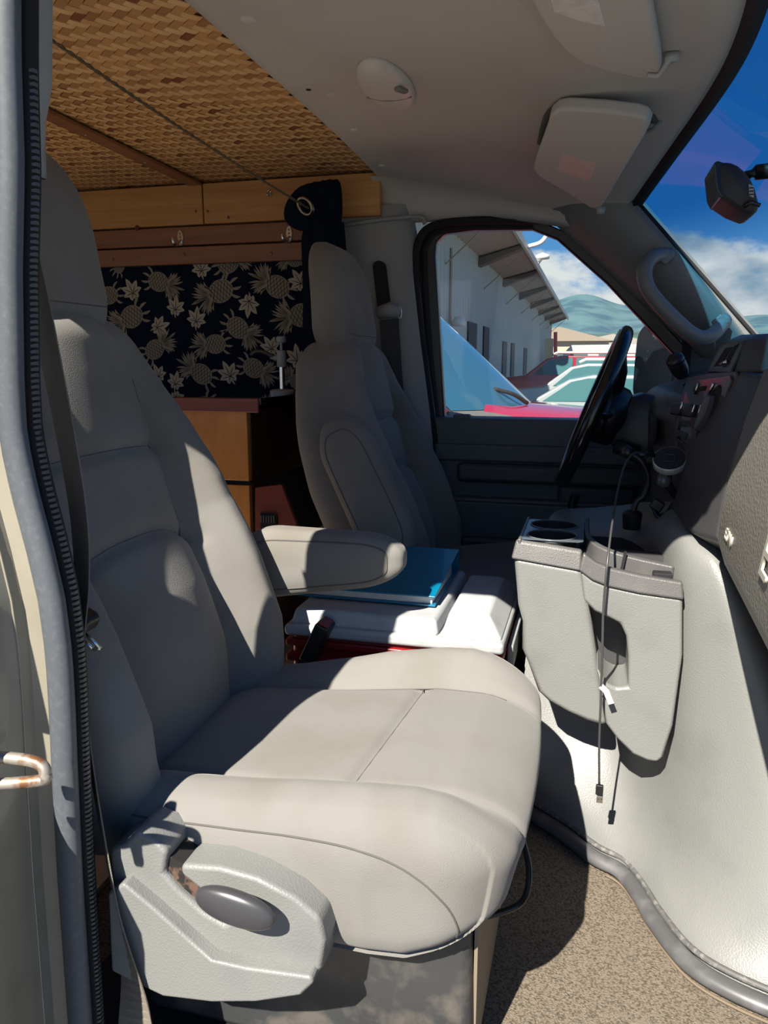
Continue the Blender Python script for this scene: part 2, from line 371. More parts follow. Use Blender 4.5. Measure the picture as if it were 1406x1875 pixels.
# windscreen, bowed outwards, with the blue shade strip along its upper edge
def ws(s, Y):
    d = abs(Y-YC)/.7; X0 = Xf(Y)+.012; z0 = zc(Xf(Y), Y)+.012
    return (X0 + s*(.36+.10*(1-d*d)) , Y, z0 - s*.47)
m = MB(); m.loft([[ws(s, Y) for s in np.linspace(0, 1, 14)] for Y in np.linspace(.70, 2.14, 30)], closed=False, cap=False)
wsh = struct(m.build('window_2', glass('windscreen_glass', (0.96, 0.985, 0.98), 0.015, (1.17, 1.37, (0.085, 0.34, 0.56)), 0.04), smooth=True), 'curved windscreen with a blue shade strip along the top')
m = MB(); m.loft([[(Xf(Y)-.012, Y, zc(Xf(Y), Y)+.006), (Xf(Y)-.008, Y, zc(Xf(Y), Y)-.004), (Xf(Y)+.006, Y, zc(Xf(Y), Y)-.004), (Xf(Y)+.018, Y, zc(Xf(Y), Y)+.003)] for Y in np.linspace(.70, 2.13, 40)], closed=False, cap=False)
m.tube([Vector((.09, 2.125, 1.387)).lerp(Vector((.43, 2.135, 1.015)), t) for t in np.linspace(0, 1, 12)], .0055, 6)
m.build('windscreen_seal', BLACKM, wsh, smooth=True)

# floor, carpet and the raised rubber edge of the engine cover
m = MB(); m.prism([(-3.2, .60), (.62, .60), (.62, 2.26), (-3.2, 2.26)], lambda a, b, d: (a, b, d), .10, .165)
floor = struct(m.build('floor', CARPET), 'worn brown-grey carpet on the van floor')
m = MB(); m.prism([(-3.2, .62), (-.72, .62), (-.72, 2.2), (-3.2, 2.2)], lambda a, b, d: (a, b, d), .165, .175); struct(m.build('floor', mat('rear_bounce_floor', (.50, .40, .28), .5)), 'pale unseen floor added to bounce light up to the bamboo ceiling')  # unseen pale floor, added to bounce sunlight up onto the bamboo
m = MB(); m.prism([(-.62, .60), (-.315, .635), (-.30, .80), (-.45, .92), (-.62, .92)], lambda a, b, d: (a, b, d), .165, .172); m.build('black_floor_mat', BLACKM, floor)
for i in range(12):
    m = MB(); p = at(470+13*i, 1862+1.2*i, Z=.178); m.box((p.x, p.y-.03, .176), (.006, .14, .008), rot('Z', 12)); m.build('sill_grille_bar', BLACK, floor, bevel=.0015)
m = MB(); m.box((-1.1, .605, .02), (4.2, .03, .30)); struct(m.build('trim_5', BEIGE), 'beige door sill below the carpet')

# rear of the passenger side: body wall below and window above, behind the pillar
m = MB(); m.box((-2.65, .60, .75), (1.1, .05, 1.4)); m.box((-1.38, .60, .44), (1.5, .05, .80)); wp = struct(m.build('wall_passenger', BEIGE), 'beige side wall behind the doorway pillar')
m = MB(); m.box((-3.2, 1.42, .2), (.06, 1.75, .2)); m.box((-3.2, 1.42, 1.5), (.06, 1.75, .1)); struct(m.build('wall_rear', GREYM), 'frame of the open rear doorway of the van')
m = MB(); m.box((-1.94, 2.285, .84), (2.82, .06, 1.54)); struct(m.build('wall_left', BEIGE), 'driver side body wall behind the panelling')

# passenger B-pillar : curved edge of the open doorway
_pl = [at(x, y, Y=.606) for x, y in ((8, -250), (10, 100), (17, 300), (14, 500), (18, 700), (24, 800), (45, 900), (72, 1000), (95, 1100), (108, 1200), (114, 1300), (118, 1400), (123, 1500), (128, 1600), (147, 1875), (165, 2150))]
PZ = [p.z for p in _pl]; PX = [p.x+.002 for p in _pl]
def pxz(z): return float(np.interp(-z, [-q for q in PZ], PX))
zs = np.linspace(1.46, .06, 60)
m = MB(); rows = []
for z in zs:
    x = pxz(z); bul = .012*math.sin((1.4-z)*2.2); k = min(1, max(0, (.67-z)/.10)); k = .085*k*k*(3-2*k)  # k: lower outer skin swells out of view, added to shade the seat shield
    rows.append([(x-.012, .640, z), (x-.013, .612, z), (x-.034, .604, z), (x-.0385, .585, z), (x-.048+k*.3, .54, z), (x-.060+k*.6, .50-bul, z), (x-.082+k, .452-bul, z), (x-.096+k, .44-bul, z), (x-.160, .45-bul, z), (x-.125, .60, z), (x-.11, .66, z)])
m.loft(rows, closed=True, cap=True); bp = struct(m.build('wall_right', BEIGE, smooth=True, angle=40), 'beige painted door pillar at the edge of the open doorway')
for z0, z1 in ((.80, .775), (.61, .575)):          # pressed ribs of the door jamb
    m = MB(); x = pxz(z0); m.tube(spline([(x-.046, .575, z0), (x-.05, .53, z0-.008), (x-.055, .48, z1-.02)], 5), .006, 8); m.build('jamb_rib', BEIGE, bp, smooth=True)
for xo, yo in ((-.0365, .592), (-.0465, .548)):
    m = MB(); m.tube([(pxz(z)+xo, yo, z) for z in zs[8:]], .0012, 6); m.build('jamb_crease', BEIGE, bp, smooth=True)
for z0 in (.50, .44, .30):
    m = MB(); m.lathe([(.0, .0), (.006, .0), (.006, .0015), (.0, .003)], (pxz(z0)-.0425, .545, z0), (1, 0, 0), 14); m.build('jamb_plug', BEIGE, bp, smooth=True)
m = MB(); m.tube([(pxz(z)-.002, .606, z) for z in zs], .0108, 12, flat=1.25); 
sl = m.build('door_seal', RUBBER, smooth=True); tag(sl, 'smooth grey rubber door seal along the doorway pillar', 'door seal')
tr = thing('trim_strip', (pxz(.1)+.004, .64, .1), 'black beaded edge strip just inside the grey rubber door seal', 'trim strip')
m = MB(); m.tube([(pxz(z)-.004, .634, z) for z in zs], .010, 8); m.build('strip_base', BLACKM, tr, smooth=True)
m = MB(); N = 200
for i in range(N):
    z = 1.25-1.10*i/N; x = pxz(z)+.0035; m.add(*(lambda c: ([c+Vector(q) for q in ((0, -.0045, .0012), (.003, -.002, .0022), (.003, .003, .0022), (0, .004, .0012), (0, -.0045, -.0012), (.003, -.002, -.0012), (.003, .003, -.0012), (0, .004, -.0012))], [(0, 1, 2, 3), (7, 6, 5, 4), (0, 4, 5, 1), (1, 5, 6, 2), (2, 6, 7, 3)]))(Vector((x, .632, z))))
o = m.build('beading', mat('bead_rubber', (.085, .085, .085), .4), tr); o['kind'] = 'stuff'
m = MB(); m.loft([[(pxz(z)-.006-.03*max(0, 1.25-z)/.1, .652, z), (pxz(z)-.004-.03*max(0, 1.25-z)/.1, .668, z), (pxz(z)-.03, .69, z), (pxz(z)-.10, .69, z)] for z in zs[:13]], closed=False, cap=False)
struct(m.build('trim_6', GREYM, smooth=True), 'grey inner trim at the top of the doorway pillar')
m = MB(); m.loft([[(pxz(z)-.010, .652, z), (pxz(z)-.016, .665, z), (pxz(z)-.05, .675, z), (pxz(z)-.105, .68, z)] for z in zs[10:]], closed=False, cap=False)
struct(m.build('trim_7', CHAR, smooth=True), 'dark lower trim of the doorway pillar')
# door striker
st = thing('door_striker', (pxz(.64)-.04, .53, .64), 'rusty steel door striker loop on the beige pillar', 'door striker')
px0 = at(72, 1306, Y=.521).x-.056
m = MB(); m.tube(spline([(px0-.01, .515, .652), (px0+.035, .520, .652), (px0+.052, .522, .648), (px0+.056, .521, .640), (px0+.05, .519, .634), (px0-.01, .505, .628)], 6), .0055, 10); m.build('loop', mat('worn_steel', (.42, .38, .33), .45, .6, var=((.25, .12, .06), 60, .5, .62)), st, smooth=True)
m = MB(); m.prism([(.0, .0), (.045, .012), (.045, .05), (.03, .07), (.0, .07)], lambda a, b, d: (px0+d, .47+a, .645+b), -.004, .010); m.build('plate', BLACK, st, bevel=.004)
m = MB(); m.lathe([(0, 0), (.009, 0), (.009, .008), (.006, .011), (0, .011)], (px0+.004, .495, .625), (1, 0, 0), 6); m.build('bolt', CHROME, st)
# ================================================================== camper conversion behind the seats
PINE = wood('pine', (.66, .37, .14), (.48, .21, .06), 'X', 14, .05)
REDW = wood('red_brown_wood', (.34, .15, .07), (.24, .095, .045), 'X', 20, .05)
PLYO = wood('orange_ply', (.62, .27, .07), (.48, .175, .04), 'Z', 7, .35, .35, .3)
DARKW = wood('dark_ply', (.10, .04, .018), (.06, .024, .012), 'Z', 8, .3, .3, .4)
REDB = wood('reddish_board', (.24, .055, .035), (.17, .035, .025), 'X', 18, .1, .35, .3)

# woven bamboo ceiling -------------------------------------------------
ZB = 1.522
def bamboo_mat(name, c1, c2, lines):
    m = bpy.data.materials.new(name); m.use_nodes = True; nt = m.node_tree; N = nt.nodes; L = nt.links; p = N['Principled BSDF']
    at_ = N.new('ShaderNodeAttribute'); at_.attribute_name = 'tint'
    uv = N.new('ShaderNodeUVMap'); mp = N.new('ShaderNodeMapping'); mp.inputs['Scale'].default_value = (1.0, lines, 1); L.new(uv.outputs[0], mp.inputs[0])
    no = N.new('ShaderNodeTexNoise'); no.inputs['Scale'].default_value = 3.0; no.inputs['Detail'].default_value = 4; L.new(mp.outputs[0], no.inputs[0])
    ad = N.new('ShaderNodeMath'); ad.operation = 'MULTIPLY_ADD'; ad.inputs[1].default_value = 1.1; ad.inputs[2].default_value = -.5; L.new(no.outputs['Fac'], ad.inputs[0])
    a2 = N.new('ShaderNodeMath'); a2.operation = 'ADD'; a2.use_clamp = True; L.new(ad.outputs[0], a2.inputs[0]); L.new(at_.outputs['Fac'], a2.inputs[1])
    mx = N.new('ShaderNodeMixRGB'); mx.inputs[1].default_value = (*c1, 1); mx.inputs[2].default_value = (*c2, 1); L.new(a2.outputs[0], mx.inputs[0])
    L.new(mx.outputs[0], p.inputs['Base Color']); p.inputs['Roughness'].default_value = .5
    return m
BWEFT = bamboo_mat('bamboo_light', (.88, .58, .29), (.62, .31, .125), 5)
BWARP = bamboo_mat('bamboo_lined', (.70, .39, .16), (.25, .085, .035), 9)
CELL = .0165; ANG = R(52)
m = MB(); m.quad((-3.2, .62, ZB+.004), (-.60, .62, ZB+.004), (-.60, 2.262, ZB+.004), (-3.2, 2.262, ZB+.004))
bam = struct(m.build('ceiling_rear', mat('bamboo_backing', (.30, .14, .055), .9)), 'woven bamboo matting on the ceiling of the camper part')
def strip_geo(L_, W_):
    """thin strip arched along its length so that it dives under its neighbours at both ends"""
    v = []; f = []; us = []
    for i, s in enumerate((-.5, -.30, .30, .5)):
        zz = 0.0 if i in (0, 3) else -.0010
        for t in (-.5, .5): v.append((s*L_, t*W_, zz)); us.append((s+.5, t+.5))
    for i in range(3): f.append((2*i, 2*i+1, 2*i+3, 2*i+2))
    return v, f, us
def strip_mesh(name, mm, tint):
    v, f, us = strip_geo(CELL*2*.985, CELL*.93)
    # give it thickness
    n = len(v); v = v + [(x, y, z+.0016) for x, y, z in v]; F = [q for q in f] + [tuple(i+n for i in q[::-1]) for q in f]
    for i in range(3): F += [(2*i, 2*i+2, 2*i+2+n, 2*i+n), (2*i+1, 2*i+1+n, 2*i+3+n, 2*i+3)]
    me = bpy.data.meshes.new(name); me.from_pydata(v, [], F); me.materials.append(mm)
    uvl = me.uv_layers.new(name='UVMap'); uu = us+us
    for lp in me.loops: uvl.data[lp.index].uv = uu[lp.vertex_index]
    a = me.attributes.new('tint', 'FLOAT', 'POINT'); a.data.foreach_set('value', [tint]*len(v)); me.update(); return me
TW = [.05, .18, .30, .45, .62]; TP = [.05, .15, .25, .38, .55, .95]
MW = [strip_mesh('bamboo_strip', BWEFT, t) for t in TW]; MP = [strip_mesh('bamboo_strip', BWARP, t) for t in TP]
pieces = []
ca, sa = math.cos(ANG), math.sin(ANG); O = (-1.0, 1.5); NI = 95
for i in range(-NI, NI):
    for j in range(-NI, NI):
        k = (i+j) % 4; weft = k in (0, 1)
        if weft and k == 0: u, v_, wf = i+1.0, j+.5, True         # float over cells i, i+1
        elif not weft and k == 2: u, v_, wf = i+.5, j+1.0, False  # float over rows j, j+1
        else: continue
        X = O[0] + (u*ca - v_*sa)*CELL; Y = O[1] + (u*sa + v_*ca)*CELL
        if not (-2.05 < X < -.605 and .80 < Y < 2.245): continue
        pieces.append((X, Y, wf))
rnd = random.Random(3)
vis = lambda X, Y: (lambda d: CAM_F*(d @ _r)/(d @ _f)+703)(np.array([X, Y, ZB])-CAM_P)
def vpx(X, Y):
    d = np.array([X, Y, ZB])-CAM_P; z = d @ _f
    return 703+CAM_F*(d @ _r)/z, 937.5-CAM_F*(d @ _u)/z
inview = []; rest = []
for p in pieces:
    x, y = vpx(p[0], p[1]); (inview if 66 < x < 700 and 4 < y < 350 else rest).append(p)
inview.sort(key=lambda p: p[0]**2+p[1]**2)
def tint_of(wf): return rnd.choices(range(len(TW) if wf else len(TP)), (4, 5, 4, 2, 1) if wf else (2, 4, 4, 3, 2, .7))[0]
for n_, (X, Y, wf) in enumerate(inview):
    if n_ >= 300: rest.append((X, Y, wf)); continue
    k = tint_of(wf); o = bpy.data.objects.new('bamboo_strip', (MW if wf else MP)[k]); COL.objects.link(o); o.parent = bam
    o.location = Vector((X, Y, ZB)) - WL[bam.name]; o.rotation_euler = (0, 0, ANG + (0 if wf else R(90)) + rnd.gauss(0, .012))
def join_strips(ps, name, mm, geo_w, tints):
    V = []; F = []; T = []; UVS = []
    base, f, us = strip_geo(CELL*2*.985, CELL*.93)
    for X, Y, wf in ps:
        a = ANG + (0 if wf else R(90)) + rnd.gauss(0, .012); c, s = math.cos(a), math.sin(a); n = len(V)
        for x, y, z in base: V.append((X+x*c-y*s, Y+x*s+y*c, ZB+z))
        F += [tuple(i+n for i in q) for q in f]; T += [tints[tint_of(wf)]]*len(base); UVS += us
    me = bpy.data.meshes.new(name); me.from_pydata(V, [], F); me.materials.append(mm)
    uvl = me.uv_layers.new(name='UVMap'); li = np.zeros(len(me.loops), dtype=np.int32); me.loops.foreach_get('vertex_index', li)
    uvl.data.foreach_set('uv', np.array(UVS, dtype=np.float32)[li].ravel())
    a = me.attributes.new('tint', 'FLOAT', 'POINT'); a.data.foreach_set('value', T); me.update()
    o = bpy.data.objects.new(name, me); COL.objects.link(o); o.parent = bam; o.location = -WL[bam.name]; o['kind'] = 'stuff'
join_strips([p for p in rest if p[2]], 'bamboo_weave', BWEFT, 0, TW); join_strips([p for p in rest if not p[2]], 'bamboo_weave', BWARP, 0, TP)

# batten across the matting
bt = thing('ceiling_batten', (-1.12, 2.2, ZB-.01), 'thin red-brown wooden batten across the bamboo ceiling', 'batten')
def bpt(t, w): return Vector((-1.05-.09*t+w, 1.0+1.21*t, ZB-.004))
a0, a1 = at(60, 198, Z=ZB-.01), at(362, 352, Z=ZB-.01)
a1 = at(362, 352, Y=2.2); dirb = (Vector((a1.x, a1.y, 0))-Vector((a0.x, a0.y, 0))); s0 = a0-dirb.normalized()*.8
m = MB(); q = dirb.normalized(); pr = Vector((-q.y, q.x, 0))*.022
for A, B in ((Vector((s0.x, s0.y, ZB-.005)), Vector((a1.x, a1.y, ZB-.005))),):
    m.add([A-pr, A+pr, B+pr, B-pr] + [p+Vector((0, 0, -.008)) for p in (A-pr, A+pr, B+pr, B-pr)], [(0, 1, 2, 3), (7, 6, 5, 4), (0, 4, 5, 1), (1, 5, 6, 2), (2, 6, 7, 3), (3, 7, 4, 0)])
m.build('batten', REDW, bt, bevel=.002)
for t in (.25, .6): 
    p = Vector((a0.x, a0.y, ZB-.0135)).lerp(Vector((a1.x, a1.y, ZB-.0135)), t); m = MB(); m.lathe([(0, 0), (.004, 0), (.003, -.0015), (0, -.002)], p, (0, 0, 1), 10); m.build('screw', STEEL, bt, smooth=True)

# boards on the driver side wall
YW = 2.205
def board(name, x0, x1, z0, z1, mm, label, yf=YW-.02, tilt=0):
    m = MB(); m.box(((x0+x1)/2, (yf+2.25)/2, (z0+z1)/2), (x1-x0, 2.25-yf, z1-z0)); o = m.build(name, mm, bevel=.003); return tag(o, label, 'board')
xs = at(378, 400, Y=YW).x
b1 = board('pine_board', xs+.002, -.597, 1.400, 1.514, PINE, 'pale pine board under the bamboo ceiling, reaching from the joint to the grey pillar trim')
b2 = board('pine_board', -2.6, xs-.002, 1.400, 1.514, PINE, 'pale pine board with a dark knot, left of the joint behind the passenger headrest')
KN = mat('knot_wood', (.10, .035, .012), .5)
m = MB(); c = at(251, 417, Y=YW-.021); m.lathe([(0, 0), (.008, 0), (.006, .0012), (0, .0015)], c, (0, -1, 0), 16); m.build('knot', KN, b2, smooth=True)
SCREW = mat('brass_screw', (.35, .2, .09), .35, .8)
def screw(x, y, par, Y=YW-.0205):
    c = at(x, y, Y=Y); m = MB(); m.lathe([(0, 0), (.0045, 0), (.003, .0016), (0, .002)], c, (0, -1, 0), 10); m.build('screw', SCREW, par, smooth=True)
screw(358, 387, b2); screw(380, 387, b1); screw(418, 398, b1)
r1 = board('trim_board', -2.6, -.80, 1.343, 1.396, REDW, 'upper red-brown trim board carrying the two coat hooks', YW-.016)
r2 = board('trim_board', -2.6, -.80, 1.288, 1.339, REDW, 'lower red-brown trim board just above the pineapple cloth', YW-.012)
for x, y in ((207, 475), (337, 466), (497, 464)): screw(x, y, r2, YW-.0125)
# eye hook on the pine board
eh = thing('screw_eye', at(492, 358, Y=YW-.02), 'small steel screw hook in the pine board', 'hook')
m = MB(); c = at(492, 353, Y=YW-.03); m.tube([c+Vector((.007*math.cos(t), -.004*math.sin(2*t), .007*math.sin(t))) for t in np.linspace(R(60), R(390), 14)], .0022, 8); m.tube([c+Vector((0, .0, .008)), c+Vector((0, .02, .010))], .0022, 8); m.build('hook_loop', CHROME, eh, smooth=True)
def coat_hook(x, y, label):
    c = at(x, y, Y=YW-.016); t = thing('coat_hook', c+Vector((0, 0, -.02)), label, 'coat hook', 'coat hooks on the trim board')
    m = MB(); n = 18; m.prism([(.010*math.cos(a)*(1-.25*(math.sin(a) < 0)), .023*math.sin(a)) for a in np.linspace(0, 2*math.pi, n+1)[:-1]], lambda p, q, d: c+Vector((p, -d, q)), 0, .004); m.build('plate', CHROME, t, bevel=.001)
    m = MB(); m.tube(spline([c+Vector((0, -.003, -.008)), c+Vector((-.004, -.016, -.022)), c+Vector((-.008, -.028, -.018)), c+Vector((-.010, -.030, -.002))], 6), .0042, 8); m.build('hook_arm', CHROME, t, smooth=True)
    for dz in (.012, .002):
        m = MB(); m.lathe([(0, 0), (.003, 0), (0, .0015)], c+Vector((0, -.004, dz)), (0, -1, 0), 8); m.build('screw', SCREW, t)
coat_hook(331, 436, 'steel coat hook nearer the passenger headrest, on the red-brown trim board')
coat_hook(530, 429, 'steel coat hook just below the dark curtain, on the red-brown trim board')

# pineapple cloth panel ------------------------------------------------
m = MB(); m.box((-1.70, 2.215, 1.06), (1.86, .012, .47)); cloth = m.build('printed_cloth_panel', NAVY)
tag(cloth, 'navy cloth wall panel printed with cream pineapples and leaves', 'cloth panel')
PRB = mat('pineapple_print', (.30, .265, .21), .95, spec=.05); PRD = mat('print_outline', (.012, .015, .028), .95, spec=.05); PRL = mat('leaf_print', (.46, .41, .33), .95, spec=.05)
YP = 2.2085
def blade(m, x0, z0, ang, ln, w, curve=0.0, d=0.0):
    """flat leaf printed on the cloth"""
    n = 7; L_ = []; Rr = []
    for i in range(n+1):
        s = i/n; a = ang + curve*s; px_ = x0 + ln*s*math.cos(ang+curve*s*.5); pz_ = z0 + ln*s*math.sin(ang+curve*s*.5); ww = w*math.sin(math.pi*min(1, .12+.88*s))**.8*(1 if s < 1 else 0)
        L_.append((px_-math.sin(a)*ww, pz_+math.cos(a)*ww)); Rr.append((px_+math.sin(a)*ww, pz_-math.cos(a)*ww))
    v = [(p[0], -d, p[1]) for p in L_]+[(p[0], -d, p[1]) for p in Rr]
    m.add(v, [(i, i+1, n+2+i, n+1+i) for i in range(n)])
def mesh_of(m, name, mm):
    me = bpy.data.meshes.new(name); me.from_pydata(m.v, [], m.f); me.materials.append(mm); me.update(); return me
def pineapple_meshes():
    # local: fruit along +x is the crown, body radius ~.034
    b = MB(); d = MB(); rx, rz = .040, .033; n = 30
    b.add([(0, 0, 0)]+[(rx*math.cos(t), 0, rz*math.sin(t)) for t in np.linspace(0, 2*math.pi, n+1)[:-1]], [(0, 1+i, 1+(i+1) % n) for i in range(n)])
    for k in range(13):                      # crown
        a = R(-48+96*k/12); blade(b, .028, 0.011*math.sin(a*1.6), a*.8, .066-.022*abs(k-6)/6+.007*(k % 2), .0040, .55*(1 if a > 0 else -1), .0001*(k % 3))
    for a in (-40, 40): blade(b, .030, .012*(1 if a > 0 else -1), R(a), .034, .0042, R(a)*1.6)
    for k in range(3): blade(b, .035+.012*k, 0, 0.0, .045, .0045, .1*(k-1), .0003)
    for a, c in ((140, .9), (168, .7), (196, -.7), (225, -.9)): blade(b, rx*.95*math.cos(R(a)), rz*.95*math.sin(R(a)), R(a)-c*.5, .030, .0042, c*1.2, .0001)
    # diamond skin : dark lines with a dot in every eye
    for sgn in (1, -1):
        for k in range(-6, 7):
            pts = []
            for t in np.linspace(-1.2, 1.2, 13):
                x = k*.0115 + t*.030*sgn*.55; z = t*.030 + .002*math.sin(x*90)
                if (x/rx)**2+(z/rz)**2 < .97: pts.append((x, z))
            for (x0, z0), (x1, z1) in zip(pts[:-1], pts[1:]):
                w = .0008; d.add([(x0-w, -.0004, z0), (x0+w, -.0004, z0), (x1+w, -.0004, z1), (x1-w, -.0004, z1)], [(0, 1, 2, 3)])
    for k in range(11): # midribs of crown leaves
        a = R(-55+110*k/10); blade(d, .042, 0.010*math.sin(a*1.4), a*.85, .036, .0007, .3*(1 if a > 0 else -1), .0005)
    return mesh_of(b, 'pineapple_print', PRB), mesh_of(d, 'print_lines', PRD)
def leaf_meshes():
    b = MB(); d = MB()
    for a, l, w, c in ((88, .050, .0095, .15), (122, .044, .0095, .35), (56, .042, .0095, -.35), (152, .034, .0085, .7), (26, .034, .0085, -.7), (196, .020, .0085, 1.5), (-18, .020, .0085, -1.5)):
        blade(b, 0, 0, R(a), l, w, c, .0001*(int(a) % 3)); blade(d, 0, 0, R(a), l*.75, .0011, c, .0005)
    blade(b, 0, 0, R(262), .026, .0028, .6)
    return mesh_of(b, 'leaf_print', PRL), mesh_of(d, 'print_lines', PRD)
PA, PAL = pineapple_meshes(); LA, LAL = leaf_meshes()
def motif(kind, x, y, ang, s=1.0, flip=1):
    c = at(x, y, Y=YP); me, ml = (PA, PAL) if kind == 'p' else (LA, LAL)
    o = bpy.data.objects.new('pineapple_motif' if kind == 'p' else 'leaf_motif', me); COL.objects.link(o); o.parent = cloth; o.location = c-WL[cloth.name]
    o.rotation_euler = (0, -R(ang), 0); o.scale = (s, 1, s*flip); WL[o.name] = c
    l = bpy.data.objects.new('print_line', ml); COL.objects.link(l); l.parent = o
# fruit centre in the photograph, direction of its crown (degrees, counter-clockwise)
for x, y, a, s in ((290, 516, -18, .9), (404, 533, 200, 1.05), (508, 525, 155, 1.0), (553, 577, 188, 1.05), (241, 580, 205, 1.05), (435, 600, -32, .95), (394, 630, 185, .9), (283, 640, 33, .9), (369, 685, 150, .95), (464, 674, -22, .9), (199, 541, 190, .85), (418, 482, 20, .9), (218, 487, 60, .6), (545, 700, 150, .7), (540, 474, 180, .7)):
    motif('p', x, y, a, s)
for x, y, a, s in ((244, 538, 25, 1.05), (321, 568, -10, .95), (359, 590, -10, 1.0), (287, 600, -75, 1.0), (369, 497, 5, 1.0), (456, 551, 170, 1.05), (551, 520, 30, 1.0), (422, 690, 25, 1.1), (321, 704, -15, .9), (498, 640, 30, .95), (545, 662, 5, 1.1), (291, 690, 20, .9)):
    motif('l', x, y, a, s)

# galley cabinet ------------------------------------------------------
XC = -.853; YF = 1.83
m = MB(); m.box(((XC-1.75)/2, (YF+2.2)/2+.006, .525), (1.75+XC, 2.2-YF-.012, .70)); cab = m.build('cabinet_body', DARKW, None, bevel=.003)
galley = thing('galley_cabinet', (XC-.4, YF+.1, .17), 'varnished plywood galley cabinet with orange-brown drawer fronts', 'cabinet')
cab.parent = galley; cab.location = WL[cab.name]-WL[galley.name]
zt = at(455, 745, Y=YF).z; zm = at(460, 884, Y=YF).z
m = MB(); m.box((XC-.30, YF-.002, (zt+zm)/2+.003), (.60, .018, zt-zm-.006)); m.build('drawer_front', PLYO, galley, bevel=.002)
m = MB(); m.box((XC-.30, YF-.002, (zm+.36)/2-.003), (.60, .018, zm-.36-.006)); m.build('drawer_front', PLYO, galley, bevel=.002)
m = MB(); m.box((XC-.31, YF+.004, zm), (.62, .014, .008)); m.build('drawer_gap', BLACKM, galley)
for q in ((468, 758), (470, 868)): 
    c = at(q[0], q[1], X=XC+.001); m = MB(); m.lathe([(0, 0), (.004, 0), (0, .002)], c, (1, 0, 0), 8); m.build('screw', SCREW, galley)
ct = thing('countertop', (XC-.4, YF+.1, .885), 'glossy dark countertop with a reddish front edge', 'countertop')
m = MB(); m.box(((XC+.045-1.75)/2, (YF-.02+2.2)/2, .898), (1.75+XC+.045, 2.2-YF+.02, .018)); m.build('top', mat('dark_varnish', (.02, .012, .01), .08, coat=1), ct, bevel=.003)
m = MB(); m.box((XC-.31, YF-.022, .888), (.70, .012, .036)); m.build('edge_strip', REDB, ct, bevel=.003)
# hand pump tap
pt = thing('galley_tap', at(517, 716, Y=2.06), 'grey hand pump tap with chrome stem on the dark countertop', 'tap')
PG = mat('tap_grey', (.33, .33, .33), .35); b0 = at(517, 716, Y=2.06); b0.z = .907; h = at(515, 615, Y=2.06).z
m = MB(); m.lathe([(0, 0), (.036, 0), (.036, .008), (.030, .012), (.012, .014), (0, .014)], b0, (0, 0, 1), 24); m.build('base', PG, pt, smooth=True, angle=40)
m = MB(); m.lathe([(0, .01), (.0075, .01), (.0075, .09), (0, .09)], b0, (0, 0, 1), 14); m.build('stem', CHROME, pt, smooth=True, angle=40)
m = MB(); m.lathe([(0, .075), (.013, .075), (.014, .08), (.0135, .12), (.011, .122), (0, .122)], b0, (0, 0, 1), 18); m.lathe([(0, 0), (.008, 0), (.006, .022), (0, .022)], b0+Vector((-.012, 0, .098)), (-1, 0, .25), 12); m.build('pump_head', PG, pt, smooth=True, angle=40)
m = MB(); m.lathe([(0, .12), (.004, .12), (.004, .142), (.013, .143), (.0145, .148), (.0145, .158), (.010, .161), (0, .161)], b0, (0, 0, 1), 18); m.build('plunger_cap', PG, pt, smooth=True, angle=40)
m = MB(); m.tube(spline([b0+Vector((-.02, 0, .10)), b0+Vector((-.05, -.005, .116)), b0+Vector((-.075, -.008, .118)), b0+Vector((-.09, -.01, .108))], 5), .006, 8); m.build('spout', mat('tap_dark', (.06, .055, .05), .3), pt, smooth=True)
# sloping board and heater grille next to the cabinet
hb = thing('heater_box', at(500, 965, Y=1.78), 'reddish wooden box with a slanted end beside the cabinet', 'box')
pts = [at(*q, Y=1.79) for q in ((467, 893), (515, 887), (552, 985), (467, 985))]
m = MB(); m.prism([(p.x, p.z) for p in pts], lambda a, b, d: (a, d, b), 1.79, 1.81); m.build('front_board', REDB, hb, bevel=.002)
m = MB(); a, b = pts[1], pts[2]; m.add([(a.x, 1.80, a.z), (b.x, 1.80, b.z), (b.x, 2.10, b.z), (a.x, 2.10, a.z), (pts[0].x, 1.80, a.z), (pts[0].x, 2.10, a.z)], [(0, 1, 2, 3), (4, 0, 3, 5)]); m.build('sloping_side', BLACKM, hb)
c = at(492, 958, Y=1.787); m = MB(); m.box(c, (.048, .006, .05)); m.build('grille_plate', BLACK, hb, bevel=.006)
for i in range(6):
    m = MB(); m.box((c.x-.018+.007*i, c.y-.005, c.z+.012), (.003, .004, .018)); m.build('grille_slat', mat('grille_grey', (.12, .12, .12), .4), hb)

